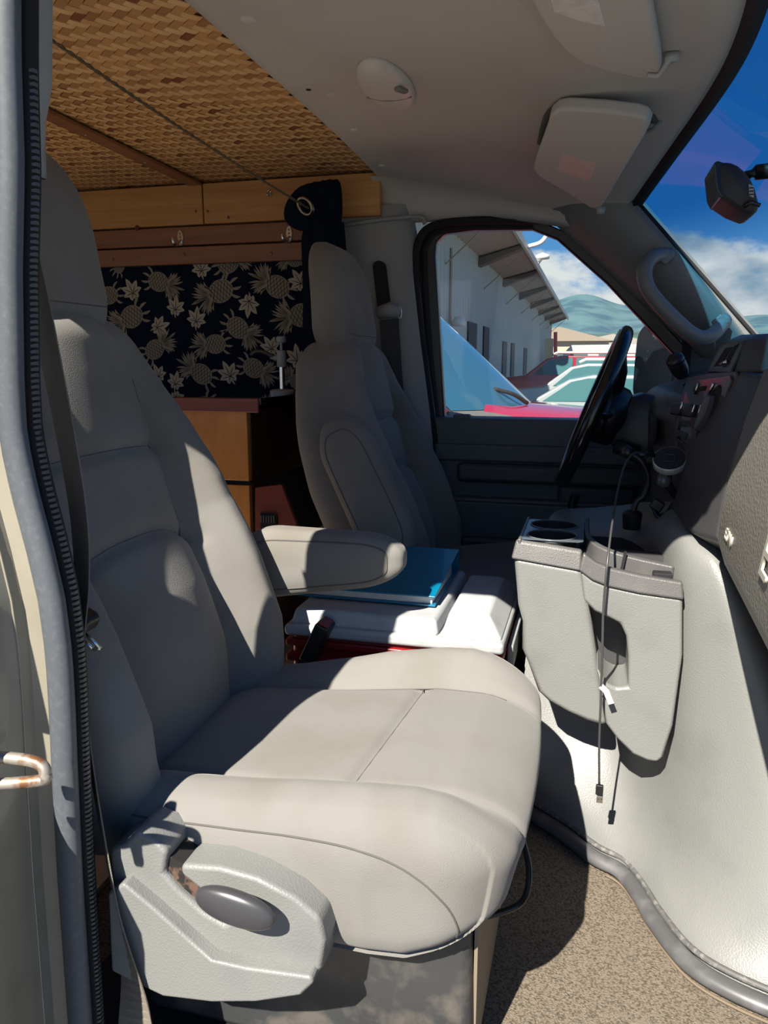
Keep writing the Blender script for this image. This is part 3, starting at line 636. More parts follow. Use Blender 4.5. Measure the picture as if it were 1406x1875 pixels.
# rope and curtain -----------------------------------------------------
g0 = at(566, 382, Y=2.06)
ra = at(70, 45, Z=1.475); ra2 = ra + (ra-g0).normalized()*.35
m = MB(); N = 220; A, B = Vector(ra2), Vector(g0); t = (B-A).normalized(); s1 = t.cross(Vector((0, 0, 1))).normalized(); s2 = s1.cross(t)
for ph in (0, math.pi):
    m.tube([A.lerp(B, i/N) + (s1*math.cos(ph+i*.9)+s2*math.sin(ph+i*.9))*.0016 + Vector((0, 0, -.012*math.sin(math.pi*i/N))) for i in range(N+1)], .0019, 5)
tag(m.build('twine', mat('twine', (.16, .12, .07), .95), smooth=True), 'thin twisted twine stretched under the bamboo ceiling to the curtain', 'twine')
cu = thing('curtain', at(590, 700, Y=2.1), 'dark navy curtain bunched up and tied beside the driver headrest', 'curtain')
def pleats(cols, amp, nf, seed, nz=40, Yc=2.12, dpt=.07):
    rng = random.Random(seed); ph = [rng.uniform(0, 6.28) for _ in range(4)]; rings = []
    for i in range(nz+1):
        s = i/nz; x0, x1, z0, z1 = [np.interp(s, [c[0] for c in cols], [c[k] for c in cols]) for k in (1, 2, 3, 4)]; ring = []
        n = 90
        for j in range(n):
            t = 2*math.pi*j/n; w = (x1-x0)/2; cx = (x0+x1)/2; zz = z0+(z1-z0)*(math.cos(t)*.5+.5)
            k = 1+amp*math.sin(nf*t+ph[0]+1.5*math.sin(s*3+ph[1]))+amp*.5*math.sin(nf*1.7*t+ph[2]+s*2)
            ring.append((cx+w*k*math.cos(t), Yc-dpt*k*math.sin(t), zz))
        rings.append(ring)
    return MB().loft(rings)
q = lambda x, y, Y=2.10: at(x, y, Y=Y)
cols = [(0, q(560, 420).x, q(620, 420).x, 1.375, 1.375), (.06, q(553, 450).x, q(622, 440).x, 1.33, 1.345), (.3, q(556, 540).x, q(630, 540).x, 1.18, 1.18), (1, q(556, 900).x, q(640, 900).x, .62, .62)]
pleats(cols, .10, 9, 4, dpt=.055).build('curtain_body', NAVY, cu, smooth=True)
# gathered heading, fanned out to the left with the ring in it
rings = []; fan = [((556, 342), (624, 322)), ((538, 352), (626, 352)), ((524, 372), (626, 372)), ((520, 392), (626, 392)), ((524, 408), (622, 412)), ((550, 424), (620, 428))]
for i, (a, b) in enumerate(fan):
    A, B = q(*a, Y=2.075), q(*b, Y=2.11); ring = []
    for j in range(60):
        t = 2*math.pi*j/60; c = math.cos(t); p = A.lerp(B, (1-c)/2); th = .030*math.sin(t)*(1+.18*math.sin(9*t+i*2.1)); ring.append(p+Vector((.003*math.sin(7*t+i), -th, .006*math.sin(11*t+i*1.3))))
    rings.append(ring)
MB().loft(rings).build('curtain_heading', NAVY, cu, sub=1)
m = MB(); ax = Vector((-.35, -.75, -.55)).normalized()
a_ = ax.cross(Vector((0, 0, 1))).normalized(); b_ = ax.cross(a_)
for off in (0.0, .008): m.tube([g0+Vector((0, -.024-off, 0))+a_*math.cos(t)*.023+b_*math.sin(t)*.023 for t in np.linspace(0, 2*math.pi, 29)[:-1]], .0042, 8, loop=True)
m.build('grommet', mat('brass_ring', (.45, .40, .30), .3, 1.0), cu, smooth=True)
# ================================================================== seats
def rmap(U, half, r):
    U = np.asarray(U, float); H = np.array(half); r = np.array(r if isinstance(r, (list, tuple)) else [r]*3, float)
    p = U*H; inner = np.clip(p, -(H-r), H-r); d = (p-inner)/r; ln = np.linalg.norm(d, axis=1); mx = np.abs(d).max(1)
    return inner + d*np.where(ln > 1e-9, mx/np.maximum(ln, 1e-9), 0)[:, None]*r
def sm(x, a, b): t = np.clip((x-a)/(b-a), 0, 1); return t*t*(3-2*t)
def ga(d, w): return np.exp(-(d/w)**2)

B_H = (.080, .26, .345); B_R = (.055, .055, .05)
SP_Z = [.36, .42, .48, .56, .66, .76, .86, .98, 1.08]; SP_X = [-.530, -.538, -.546, -.556, -.588, -.630, -.656, -.678, -.698]
def seam_v(u):  # the two cross seams of the backrest, as height over width
    return .868 + .006*np.cos(u*2.2), .715 + .035*np.clip(1-np.abs(u/.62)**3, -1, 1)
def back_warp(P, U):
    x, y, z = P.T; v = (z/B_H[2]+1)/2; Z = .385 + v*(1.075-.385)
    w = interp(Z, [.36, .42, .52, .75, .84, .90, .96, 1.02, 1.075], [.205, .225, .252, .258, .252, .234, .202, .162, .126])
    u = y/B_H[1]; au = np.abs(u)
    b = interp(Z, [.38, .45, .56, .70, .80, .88, .96, 1.05], [.046, .064, .073, .068, .056, .036, .014, .0])
    front = sm(x, -.02, B_H[0]*.8)
    g = sm(au, .53, .77)
    off = b*g*front - .008*(1-au)*0 + .018*(1-np.clip(au/.55, 0, 1)**2)*front
    s1, s2 = seam_v(u)
    off -= front*.010*ga(Z-s1, .012)*(au < .62) + front*.012*ga(Z-s2, .012)*(au < .62) + front*.010*ga(au-.56, .035)*sm(Z, .99, .9)
    # lumbar pad puffs out between the cross seams
    off += front*.018*np.exp(-((Z-.60)/.10)**2)*(1-np.clip(au/.6, 0, 1)**2)
    sx = interp(Z, SP_Z, SP_X); dx = (interp(Z+.02, SP_Z, SP_X)-interp(Z-.02, SP_Z, SP_X))/.04
    nrm = np.sqrt(1+dx*dx); nx, nz = 1/nrm, -dx/nrm
    d = x - B_H[0] + off; d = np.where(x < 0, d*1.0, d)
    return np.stack([sx + d*nx, .935 + u*w, Z + d*nz], 1)
H_H = (.054, .126, .140); H_R = (.045, .05, .085)
def head_warp(P, U):
    x, y, z = P.T; v = (z/H_H[2]+1)/2
    wy = interp(v, [0, .15, .6, 1], [.96, 1.0, .98, .86]); lean = -.030*v - .045*np.clip(v-.55, 0, 1)**2*2
    th = interp(v, [0, .3, 1], [1.0, 1.05, .8])
    return np.stack([-.750 + x*th + lean + .006*(1-(y/H_H[1])**2)*(x > 0), .935 + y*wy, 1.160 + z + .006*np.sign(z)*(z < 0)], 1)
C_H = (.268, .268, .09); C_R = (.085, .075, .06)
def cush_warp(P, U):
    x, y, z = P.T; X = -.302 + x; u = y/C_H[1]; au = np.abs(u)
    zt = interp(X, [-.58, -.5, -.35, -.2, -.12, -.03], [.470, .478, .488, .504, .506, .495])
    zb = interp(X, [-.58, -.3, -.15, -.05], [.340, .338, .345, .385])
    t = (z/C_H[2]+1)/2; Z = zb + (zt-zb)*t; top = sm(t, .35, .95)
    bo = interp(X, [-.57, -.45, -.3, -.15, -.05], [.022, .028, .038, .040, .022])
    bi = interp(X, [-.57, -.45, -.3, -.15, -.05], [.008, .016, .038, .044, .022])
    Z = Z + top*np.where(y < 0, bo, bi)*sm(au, .50, .80)
    Z -= top*(.008*ga(au-.56, .030) + .007*ga(X+.232+.02*u*u-.028*u, .010)*(au < .56))
    Z += top*.008*np.cos(np.clip(u/.56, -1, 1)*math.pi/2)
    wy = interp(X, [-.58, -.45, -.2, -.03], [.235, .250, .266, .258])/C_H[1]
    Y = .945 + y*wy - .010*(1-t)*np.sign(y)*(au > .9)
    # rounded nose: the middle of the front edge sticks out a little
    X = X - .016*sm(X, -.35, -.05) + .018*np.clip(x/C_H[0], 0, 1)**4*(1-au**2) - .03*np.clip(x/C_H[0], 0, 1)**3*(1-t)
    return np.stack([X, Y, Z], 1)
A_H = (.155, .034, .062); A_R = (.075, .022, .050)
def arm_warp(P, U):
    x, y, z = P.T; s = x/A_H[0]
    hz = interp(s, [-1, -.5, .5, 1], [1.08, 1.02, .78, .66]); dz = interp(s, [-1, 1], [-.006, .020])
    return np.stack([-.450 + x, 1.242 + y, .645 + dz + z*hz], 1)
def arm_up_warp(P, U):                       # armrest folded up along the backrest
    x, y, z = P.T; s = x/(A_H[0]); L = x*1.12; hz = interp(s, [-1, -.3, .6, 1], [1.0, 1.05, 1.0, .85])
    a = R(116); c, sn = math.cos(a), math.sin(a); Zl = z*hz
    return np.stack([-.615 + L*c - Zl*sn*1.0, 1.232 + y, .735 + L*sn + Zl*c], 1)

def make_seat(name, label, driver):
    dx = .145 if driver else 0.0
    def place(V):
        V = np.array(V, float)
        if driver: V = V*np.array([1, -1, 1]) + np.array([dx, 2*YC, -.018])
        return V
    root = thing(name, place([[-.30, .945, .17]])[0].tolist(), label, 'car seat')
    def part(nm, half, r, seg, warp, m, parent=root):
        P, F, U = rbox(half, r, seg); V = place(warp(P, U))
        if driver: F = [f[::-1] for f in F]
        return np_obj(nm, V, F, m, parent, True)
    def seam(par, path, half, r, warp, rad=.0009, lift=0.0):
        U = np.array(path, float); P = rmap(U, half, r); V = place(warp(P, U)); m = MB(); m.tube([Vector(v) for v in V], rad, 6); m.build('seam', THREAD, par, smooth=True)
    back = part('backrest', B_H, B_R, (14, 104, 130), back_warp, FAB)
    n = 40; zz = lambda Z: (Z-.385)/(1.075-.385)*2-1
    for sg in (-1, 1): seam(back, [(1, sg*.56, t) for t in np.linspace(-.86, .70, n)], B_H, B_R, back_warp)
    us = np.linspace(-.56, .56, n); seam(back, [(1, u, zz(seam_v(u)[0])) for u in us], B_H, B_R, back_warp); seam(back, [(1, u, zz(seam_v(u)[1])) for u in us], B_H, B_R, back_warp)
    for sg in (-1, 1): seam(back, [(.2, sg*1.0, t) for t in np.linspace(-.9, .45, n)], B_H, B_R, back_warp, .0014)
    hd = part('headrest', H_H, H_R, (14, 26, 30), head_warp, FAB)
    seam(hd, [(1, u, -.55) for u in np.linspace(-.86, .9, 24)], H_H, H_R, head_warp)
    for sg in (-1, 1): seam(hd, [(.90, sg*(.97-.2*max(0, t-.3)), t) for t in np.linspace(-.55, .75, 24)], H_H, H_R, head_warp)
    seam(hd, [(.90, u, .86) for u in np.linspace(-.75, .75, 20)], H_H, H_R, head_warp)
    cu = part('cushion', C_H, C_R, (100, 104, 22), cush_warp, FAB)
    for sg in (-1, 1): seam(cu, [(t, sg*.56, 1) for t in np.linspace(-.95, .80, n)], C_H, C_R, cush_warp)
    seam(cu, [((-.232-.02*u*u+.028*u+.302)/C_H[0], u, 1) for u in np.linspace(-.56, .56, 30)], C_H, C_R, cush_warp)
    for sg in (-1, 1):
        pth = [(p.x, sg*1.0, p.z) for p in spline([(-.95, 0, .68), (-.5, 0, .66), (0, 0, .62), (.35, 0, .55), (.60, 0, .38), (.76, 0, .08), (.84, 0, -.32), (.86, 0, -.75)], 7)]
        seam(cu, pth, C_H, C_R, cush_warp, .0012)
    # armrest on the inner side
    w = arm_up_warp if driver else arm_warp
    ar = part('armrest', A_H, A_R, (36, 10, 18), w, FAB)
    for sg in (-1, 1): seam(ar, [(.95*math.copysign(abs(math.cos(a))**.55, math.cos(a)), sg*1.0, .90*math.copysign(abs(math.sin(a))**.55, math.sin(a))) for a in np.linspace(-2.9, 2.9, 70)], A_H, A_R, w, .0014)
    # underside
    m = MB(); m.prism([(-.52, .40), (-.100, .39), (-.094, .17), (-.52, .17)], lambda a, b, d: tuple(place([[a, d, b]])[0]), .745, 1.15); m.build('pedestal', mat('pedestal_plastic', (.035, .037, .04), .5, var=((.10, .09, .08), 22, .52, .68)), root, bevel=.012)
    if not driver:
        m = MB(); m.box((-.095, .95, .285), (.004, .38, .20)); m.build('pedestal_edge', mat('pedestal_edge', (.2, .16, .12), .7), root)
        Ys = .655; G = lambda x, y, Y=Ys: at(x, y, Y=Y)
        outl = [(198, 1560), (205, 1552), (225, 1545), (248, 1522), (280, 1535), (306, 1562), (300, 1600), (325, 1630), (372, 1672), (410, 1694), (424, 1686), (390, 1650), (345, 1614), (330, 1603), (329, 1584), (400, 1588), (470, 1608), (540, 1644), (585, 1684), (597, 1722), (590, 1775), (560, 1808), (480, 1820), (400, 1822), (310, 1812), (265, 1790), (215, 1765)]
        P = [G(*q) for q in outl]
        m = MB(); m.prism([(p.x, p.z) for p in P], lambda a, b, d: (a, d, b), Ys, Ys+.055); sh = m.build('side_shield', GREY, root, bevel=.006, seg=4)
        Yl = Ys-.016; lo = [(212, 1620), (240, 1600), (298, 1648), (345, 1690), (400, 1738), (460, 1752), (578, 1768), (584, 1780), (560, 1803), (480, 1815), (400, 1816), (312, 1806), (268, 1785), (218, 1760)]
        P = [G(*q) for q in lo]
        m = MB(); m.prism([(p.x, p.z) for p in P], lambda a, b, d: (a, d, b), Yl, Ys+.02); m.build('shield_bulge', GREY, sh, bevel=.014, seg=4)
        m = MB(); P = [G(*q, Y=.663) for q in ((296, 1560), (335, 1580), (432, 1682), (412, 1704), (365, 1678), (318, 1636), (290, 1605))]; m.prism([(p.x, p.z) for p in P], lambda a, b, d: (a, d, b), .6625, .70); m.build('recliner_mechanism', mat('rusty_metal', (.012, .011, .011), .7, .0, var=((.11, .065, .045), 45, .52, .58)), root)
        hv, F, U = rbox((.045, .011, .0195), (.043, .010, .0185), (20, 8, 10)); c = G(430, 1662, .632); a = R(9)
        V = np.stack([c.x + hv[:, 0]*math.cos(a) + hv[:, 2]*math.sin(a), c.y + hv[:, 1], c.z - hv[:, 0]*math.sin(a) + hv[:, 2]*math.cos(a)], 1)
        hn = np_obj('recliner_handle', V, F, mat('handle_dark', (.045, .045, .05), .3), root); hn['label'] = 'dark oval recliner handle'
        m = MB(); m.lathe([(0, 0), (.010, 0), (.010, .03), (0, .03)], c+Vector((-.02, .004, -.006)), (0, 1, 0), 12); m.build('handle_pivot', BLACKM, hn)
        m = MB(); m.tube(spline([at(955, 1530, Y=.93), at(968, 1590, Y=.90), at(962, 1640, Y=.88), at(935, 1664, Y=.86), at(860, 1685, Y=.85)], 6), .0042, 8); m.build('slide_bar', mat('black_steel', (.03, .03, .03), .3, .6), root, smooth=True)
    return root
make_seat('passenger_seat', 'grey cloth passenger seat in the foreground with the armrest lowered', False)
make_seat('driver_seat', 'grey cloth driver seat in the shade with the armrest folded up', True)

# seat belts -----------------------------------------------------------
BELT = mat('belt_webbing', (.20, .175, .145), .8, bump=('weave', 260, .3), var=((.16, .14, .115), 25, .4, .7))
sb = thing('seat_belt', (-.47, .66, .2), 'brown-grey passenger seat belt hanging beside the doorway pillar', 'seat belt')
bp_ = spline([at(40, 420, Y=.71), at(85, 620, Y=.705), at(138, 900, Y=.695), at(150, 1050, Y=.69), at(146, 1180, Y=.68), at(160, 1350, Y=.668), at(192, 1550, Y=.655), at(222, 1700, Y=.645), at(244, 1810, Y=.64), at(250, 1900, Y=.635)], 6)
n = len(bp_); wd = []
for i in range(n):
    s = i/(n-1); a = R(np.interp(s, [0, .3, .5, .75, .86, 1], [30, 20, 8, 6, 24, 55])); wd.append(Vector((-.6, .8, 0))*math.cos(a)+Vector((-.8, -.6, 0))*math.sin(a))
m = MB(); m.ribbon(bp_, wd, .046, .0014); m.build('webbing', BELT, sb)
tn = thing('belt_tongue', at(165, 1160, Y=.69), 'chrome belt tongue with a black grip in front of the passenger backrest', 'belt tongue')
c = at(158, 1135, Y=.69); m = MB(); m.box(c+Vector((-.012, 0, .004)), (.045, .03, .020), rot('Y', 25)); m.build('grip', BLACK, tn, bevel=.007, seg=3)
a, b, c2, d = [at(*q, Y=.685) for q in ((152, 1158), (184, 1187), (170, 1188), (150, 1172))]
m = MB(); m.tube([a, b], .0022, 6); m.tube([b, c2], .0022, 6); m.tube([c2, d], .0022, 6); m.build('plate', CHROME, tn, smooth=True)
bk = thing('belt_buckle', at(565, 1200, Y=1.225), 'black seat belt buckle with a dark red button between seat and cooler', 'belt buckle')
A, B = at(566, 1205, Y=1.226), at(597, 1140, Y=1.226); ax = (B-A).normalized(); M = ax.to_track_quat('Z', 'Y').to_matrix()
m = MB(); m.box((A+B)/2, (.048, .026, (B-A).length), M); m.build('housing', BLACK, bk, bevel=.004)
m = MB(); m.box(B+ax*.001, (.038, .017, .004), M); o = m.build('release_button', mat('buckle_red', (.22, .02, .02), .4), bk, bevel=.0015); o['label'] = 'dark red push button'
m = MB(); m.ribbon([A-ax*.10, A-ax*.02, A], (1, 0, 0), .03, .004); m.build('stalk', BLACKM, bk)
db = thing('seat_belt', (-.52, 2.19, .5), 'dark driver seat belt hanging on the grey pillar trim', 'seat belt')
pts = [at(*q, Y=Y) for q, Y in (((712, 585), 2.175), ((716, 640), 2.17), ((722, 720), 2.16), ((735, 800), 2.12), ((760, 900), 2.12))]
m = MB(); m.ribbon(spline(pts, 6), (1, .15, 0), .055, .0016); m.build('webbing', mat('belt_dark', (.045, .045, .045), .8), db)
m = MB(); c = at(715, 570, Y=2.165); m.tube([c+Vector((-.035, .0, -.004)), c+Vector((0, -.006, .004)), c+Vector((.028, .0, -.004))], [.020, .024, .017], 14, flat=.9); m.build('guide_ring', GREYM, db, smooth=True)
m = MB(); m.tube([c+Vector((.028+.012*math.cos(t)*.4, -.006, .018*math.sin(t)-.004)) for t in np.linspace(0, 2*math.pi, 20)[:-1]], .003, 6, loop=True); m.build('chrome_loop', STEEL, db, smooth=True)
# ================================================================== front: engine cover, console, dash
def plane_at(x, y, P0, n):
    d = Vector((_f + _r*(x-703.0)/CAM_F - _u*(y-937.5)/CAM_F).tolist()); C = Vector(CAM_P.tolist())
    return C + d*((P0-C).dot(n)/d.dot(n))
# engine cover between the footwells
cols0 = [(940, 1465), (1030, 1520), (1090, 1565), (1140, 1592), (1175, 1635), (1205, 1685), (1262, 1755), (1340, 1805), (1480, 1865)]
row0 = [at(*q, Z=.175) for q in cols0]; row1 = [p + Vector((.004, .012, .025)) for p in row0]
row2 = [at(*q, Z=.238) for q in ((940, 1415), (1030, 1452), (1095, 1472), (1150, 1494), (1188, 1525), (1222, 1560), (1272, 1615), (1355, 1685), (1490, 1750))]
row3 = [at(940, 1366, Z=.30), at(1020, 1362, Z=.30), at(1085, 1370, Z=.30), at(1140, 1382, Z=.30), at(1185, 1396, Y=1.262), at(1222, 1400, Y=1.215), at(1270, 1400, Y=1.165), at(1352, 1400, Y=1.115), at(1470, 1400, Y=1.06)]
row4 = [Vector((-.09, 1.44, .50)), Vector((-.04, 1.44, .50)), Vector((.03, 1.43, .50)), Vector((.08, 1.40, .50)), Vector((.12, 1.34, .52)), at(1222, 1200, Y=1.225), at(1258, 1195, Y=1.185), at(1330, 1190, Y=1.15), at(1394, 1195, Y=1.125)]
row5 = [Vector((-.09, 1.46, .66)), Vector((-.04, 1.46, .66)), Vector((.03, 1.46, .67)), Vector((.08, 1.44, .68)), Vector((.105, 1.38, .70)), at(1214, 992, Y=1.25), at(1245, 984, Y=1.19), at(1285, 1002, Y=1.165), at(1322, 1018, Y=1.15)]
row6 = [p + Vector((.01, .10, .006)) for p in row5]; row7 = [p + Vector((.02, .35, 0)) for p in row5]
ext = lambda r, d: r + [r[-1]+Vector(d)]
rows = [ext(r, (.03, .10, 0)) for r in (row0, row1, row2, row3, row4, row5, row6, row7)]
m = MB(); m.loft(rows, closed=False, cap=False)
ec = m.build('engine_cover', GREY, None, sub=3); tag(ec, 'light grey moulded engine cover rising from the carpet beside the console', 'engine cover')
fm = thing('floor_moulding', row0[4], 'dark grey rubber moulding curving along the foot of the engine cover', 'floor moulding')
path = spline([p + Vector((-.004, -.012, .004)) for p in row0], 8)
m = MB(); m.tube(path, .0145, 12, flat=.8); m.build('rubber_bead', mat('moulding_rubber', (.085, .085, .09), .4, var=((.15, .15, .155), 18, .5, .7)), fm, smooth=True)
m = MB(); m.tube([p + Vector((.006, .017, .010)) for p in path], .0045, 8); m.build('inner_lip', mat('moulding_lip', (.10, .10, .10), .6, var=((.19, .185, .175), 120, .5, .65)), fm, smooth=True)
m = MB(); m.tube([p + Vector((-.004, -.015, -.010)) for p in path[20:]], .0022, 6); m.build('carpet_edge', mat('cut_carpet_edge', (.17, .13, .09), .9), fm, smooth=True)
m = MB(); m.ribbon([at(1188, 1680, Z=.172), at(1205, 1700, Z=.176), at(1217, 1718, Z=.172)], (1, -.6, .2), .012, .002); tag(m.build('torn_strip', mat('torn_tape', (.62, .58, .5), .8)), 'torn pale strip of tape on the carpet beside the moulding', 'tape')
m = MB(); m.box((.66, 1.42, .5), (.06, 1.75, .8)); struct(m.build('wall_front', BLACKM), 'dark bulkhead ahead of the footwells')
m = MB(); m.box((.30, .62, .45), (.7, .05, .62)); 

# console mounted on the engine cover
con = thing('console', (0.02, 1.3, .45), 'light grey console with two cup holders and dark worn top trim', 'console')
YL, YR = 1.232, 1.172
L_ = lambda x, y: at(x, y, Y=YL); R_ = lambda x, y: at(x, y, Y=YR)
def slab(name, px, Y, d, mm, par, bevel=.006, seg=3):
    P = [at(*q, Y=Y) for q in px]; m = MB(); m.prism([(p.x, p.z) for p in P], lambda a, b, t: (a, t, b), Y, Y+d); return m.build(name, mm, par, bevel=bevel, seg=seg)
slab('cup_side_body', [(940, 1020), (1066, 1043), (1080, 1110), (1112, 1332), (1075, 1322), (1040, 1307), (1005, 1287), (985, 1268), (966, 1215), (955, 1190), (956, 1140), (948, 1110)], YL, .20, GREY, con, .010)
slab('tray_side_body', [(1062, 1043), (1085, 1062), (1115, 1074), (1170, 1086), (1250, 1097), (1250, 1200), (1232, 1330), (1214, 1388), (1203, 1397), (1185, 1394), (1158, 1382), (1128, 1352), (1108, 1325), (1098, 1262), (1092, 1222), (1110, 1250), (1128, 1260), (1150, 1258), (1150, 1200), (1146, 1165), (1136, 1143), (1115, 1132), (1088, 1120), (1069, 1100)], YR, .10, GREY, con, .006)
m = MB(); m.box((.06, YR+.115, .58), (.16, .03, .22)); m.build('pocket_back', mat('pocket_dark', (.05, .05, .053), .5), con)
m = MB(); m.prism([(p.x, p.z) for p in [R_(*q) for q in ((1098, 1268), (1150, 1262), (1152, 1275), (1100, 1285))]], lambda a, b, t: (a, t, b), YR+.01, YR+.10); m.build('pocket_floor', CHARL, con)
# worn dark bands on top
zt = .712
bl = [L_(941, 1021), L_(1064, 1044)]
def band(name, loA, loB, hiA, hiB, hiA2, hiB2, mm):
    m = MB(); v = [loA, loB, hiA, hiB, hiA2, hiB2]
    back = [Vector((p.x, hiA2.y, p.z)) for p in (loA, loB)]
    m.loft([[loA, hiA, hiA2, back[0]], [loB, hiB, hiB2, back[1]]]); return m.build(name, mm, con, bevel=.004, seg=3)
band('cup_side_trim', L_(939, 1023)+Vector((-.003, -.003, 0)), L_(1064, 1046)+Vector((0, -.003, 0)), L_(944, 992)+Vector((0, .006, 0)), L_(1066, 1012)+Vector((0, .006, 0)), L_(944, 992)+Vector((0, .014, .004)), L_(1066, 1012)+Vector((0, .014, .004)), CHARL)
m = MB(); m.box((-.1015, YL+.10, .695), (.006, .19, .036)); m.build('cup_side_edge', CHARL, con, bevel=.002)
TOP = mat('console_top', (.10, .115, .13), .3)
def cup_top():
    """top plate of the cup holder unit, with two round holes"""
    z = L_(1000, 997).z + .004; x0, x1 = -.103, .0; y0 = YL+.006; y1 = YL+.185; r = .041; m = MB()
    for cy in (YL+.052, YL+.137):
        n = 32; ring = []; outer = []
        for k in range(n):
            a = 2*math.pi*k/n; c, s = math.cos(a), math.sin(a); q = max(abs(c)/((x1-x0)/2), abs(s)/.0435); ring.append((-.0515+r*c, cy+r*s, z)); outer.append((-.0515+c/q, cy+s/q, z))
        m.loft([outer, ring], True, False); m.loft([ring, [(x, y, z-.004) for x, y, _ in ring]], True, False)
    o = m.build('cup_holder_top', TOP, con)
    for cy in (YL+.052, YL+.137):
        m = MB(); m.lathe([(r, -.002), (r-.002, -.024), (.001, -.024)], (-.0515, cy, z), (0, 0, 1), 32, None, False); m.build('cup_well', BLACKM, con, smooth=True)
        m = MB(); m.tube([(-.0515+r*math.cos(a), cy+r*math.sin(a), z+.0005) for a in np.linspace(0, 2*math.pi, 33)[:-1]], .0016, 6, loop=True); m.build('cup_rim', TOP, con, smooth=True)
cup_top()
# tray side trim: curved band with an inner wall
lo = [(1060, 1045), (1085, 1063), (1115, 1075), (1170, 1087), (1252, 1099)]; hi = [(1068, 1012), (1092, 1030), (1120, 1041), (1172, 1053), (1250, 1066)]
m = MB(); m.loft([[at(*a, Y=YR-.004), at(*b, Y=YR+.002), at(*b, Y=YR+.012)+Vector((0, .012, 0)), at(*a, Y=YR+.02)] for a, b in zip(lo, hi)]); m.build('tray_side_trim', CHARL, con, bevel=.004, seg=3)
wp_ = spline([at(1073, 948, Y=1.46), at(1074, 975, Y=1.33), at(1088, 993, Y=1.26), at(1120, 1008, Y=1.235), at(1170, 1022, Y=1.23), at(1235, 1036, Y=1.225)], 6)
m = MB(); m.loft([[p+Vector((-.004, -.006, -.035)), p+Vector((-.003, -.006, 0)), p+Vector((.006, .006, .0)), p+Vector((.008, .008, -.05))] for p in wp_]); m.build('tray_wall', CHARL, con, bevel=.003)
m = MB(); m.box((.08, 1.36, .665), (.16, .24, .012)); m.build('tray_floor', BLACKM, con)
c = at(1142, 1015, Y=1.222); m = MB(); m.box(c+Vector((0, -.001, -.012)), (.004, .006, .034), rot('Y', 8)); m.build('latch_slot', BLACKM, con)
m = MB(); p = at(1212, 1060, Y=1.20); m.box(p, (.028, .02, .022)); m.build('coin_slot', BLACKM, con, bevel=.002)
m = MB(); m.tube(spline([at(1085, 1125, Y=YR-.001), at(1100, 1128, Y=YR-.001)], 4), .0008, 5); 

# ---------------------------------------------------------------- dashboard
dash = thing('dashboard', (.3, 1.1, .8), 'charcoal dashboard with tilted centre stack and grey passenger airbag panel', 'dashboard')
# passenger side panel with the airbag
ys = np.linspace(.66, 1.135, 12); prof = [(.36, .60), (.27, .655), (.222, .690), (.196, .722), (.184, .757), (.190, .83), (.205, .92), (.222, .985), (.262, 1.022), (.40, 1.035), (.52, 1.02), (.52, .60)]
rings = []
for Y in ys:
    k = (Y-.66)/(1.135-.66); rings.append([(x + .010*(1-k) - .004*k, Y, z - (.055*(1-k) if z < .76 else (.025*(1-k) if z < .8 else 0))) for x, z in prof])
m = MB(); m.loft(rings); PASS = mat('dash_grey', (.17, .163, .145), .5, bump=('grain', 230, .35)); m.build('airbag_panel', PASS, dash, bevel=.012, seg=3)
m = MB(); m.tube(spline([at(1375, 866, Y=1.095)+Vector((-.004, 0, 0)), at(1406, 882, Y=1.05)+Vector((-.004, 0, 0)), at(1440, 900, Y=1.0)+Vector((-.004, 0, 0))], 6), .0022, 6); m.build('panel_seam', CHAR, dash, smooth=True)
m = MB(); m.prism([(.26, .66), (.30, .60), (.36, .50), (.42, .50), (.42, .66)], lambda a, b, d: (a, d, b), .70, 1.06); m.build('lower_cover', PASS, dash, bevel=.01)
# centre stack shell
TL, TR, BL, BR = Vector((.172, 1.50, .975)), Vector((.214, 1.265, .984)), Vector((.150, 1.48, .715)), Vector((.152, 1.25, .742))
GT, GB = at(1397, 688, Y=1.125), at(1313, 990, Y=1.135); BM = at(1268, 975, Y=1.22); BK = Vector((.45, 0, 0))
m = MB()
def bl_(s, t): return TL.lerp(TR, s).lerp(BL.lerp(BR, s), t)
front = [bl_(0, t) for t in (0, .25, .5, .75, 1)]; right = [bl_(1, t) for t in (0, .25, .5, .75, 1)]; edge = [GT.lerp(GB, t) + Vector((-.010*math.sin(math.pi*t), -.006*math.sin(math.pi*t), 0)) for t in (0, .25, .5, .75, 1)]
rings = [[a+Vector((.22, 0, 0)), a, (a+b)/2, b, (b+c)/2+Vector((-.006, -.004, 0)), c, c+Vector((.18, .0, 0))] for a, b, c in zip(front, right, edge)]
rings.append([p+Vector((.035, .01, -.022)) for p in rings[-1]])
m.loft(rings, closed=True, cap=True); m.build('centre_stack', CHAR, dash, bevel=.008, seg=3)
nb = (TR-TL).cross(BL-TL).normalized()
if nb.x > 0: nb = -nb
def bz(x, y, off=.002): return plane_at(x, y, TL+nb*off, nb)
def bpoly(name, px, mm, o0=0.0, o1=.004, par=None, bevel=.0015):
    P = [bz(*q, off=0) for q in px]; m = MB(); n = len(P)
    m.add([p+nb*o0 for p in P]+[p+nb*o1 for p in P], [tuple(range(n))[::-1], tuple(range(n, 2*n))]+[(i, (i+1) % n, n+(i+1) % n, n+i) for i in range(n)])
    return m.build(name, mm, par or dash, bevel=bevel)
GLOSS = mat('stack_gloss', (.06, .06, .06), .22, coat=.3); SMOKE = mat('stack_panel', (.045, .045, .047), .28)
bpoly('stack_bezel', [(1262, 692), (1300, 684), (1352, 680), (1356, 690), (1335, 740), (1300, 830), (1275, 900), (1258, 945), (1246, 950), (1244, 900), (1243, 800), (1250, 730)], SMOKE, 0, .004, None, .003)
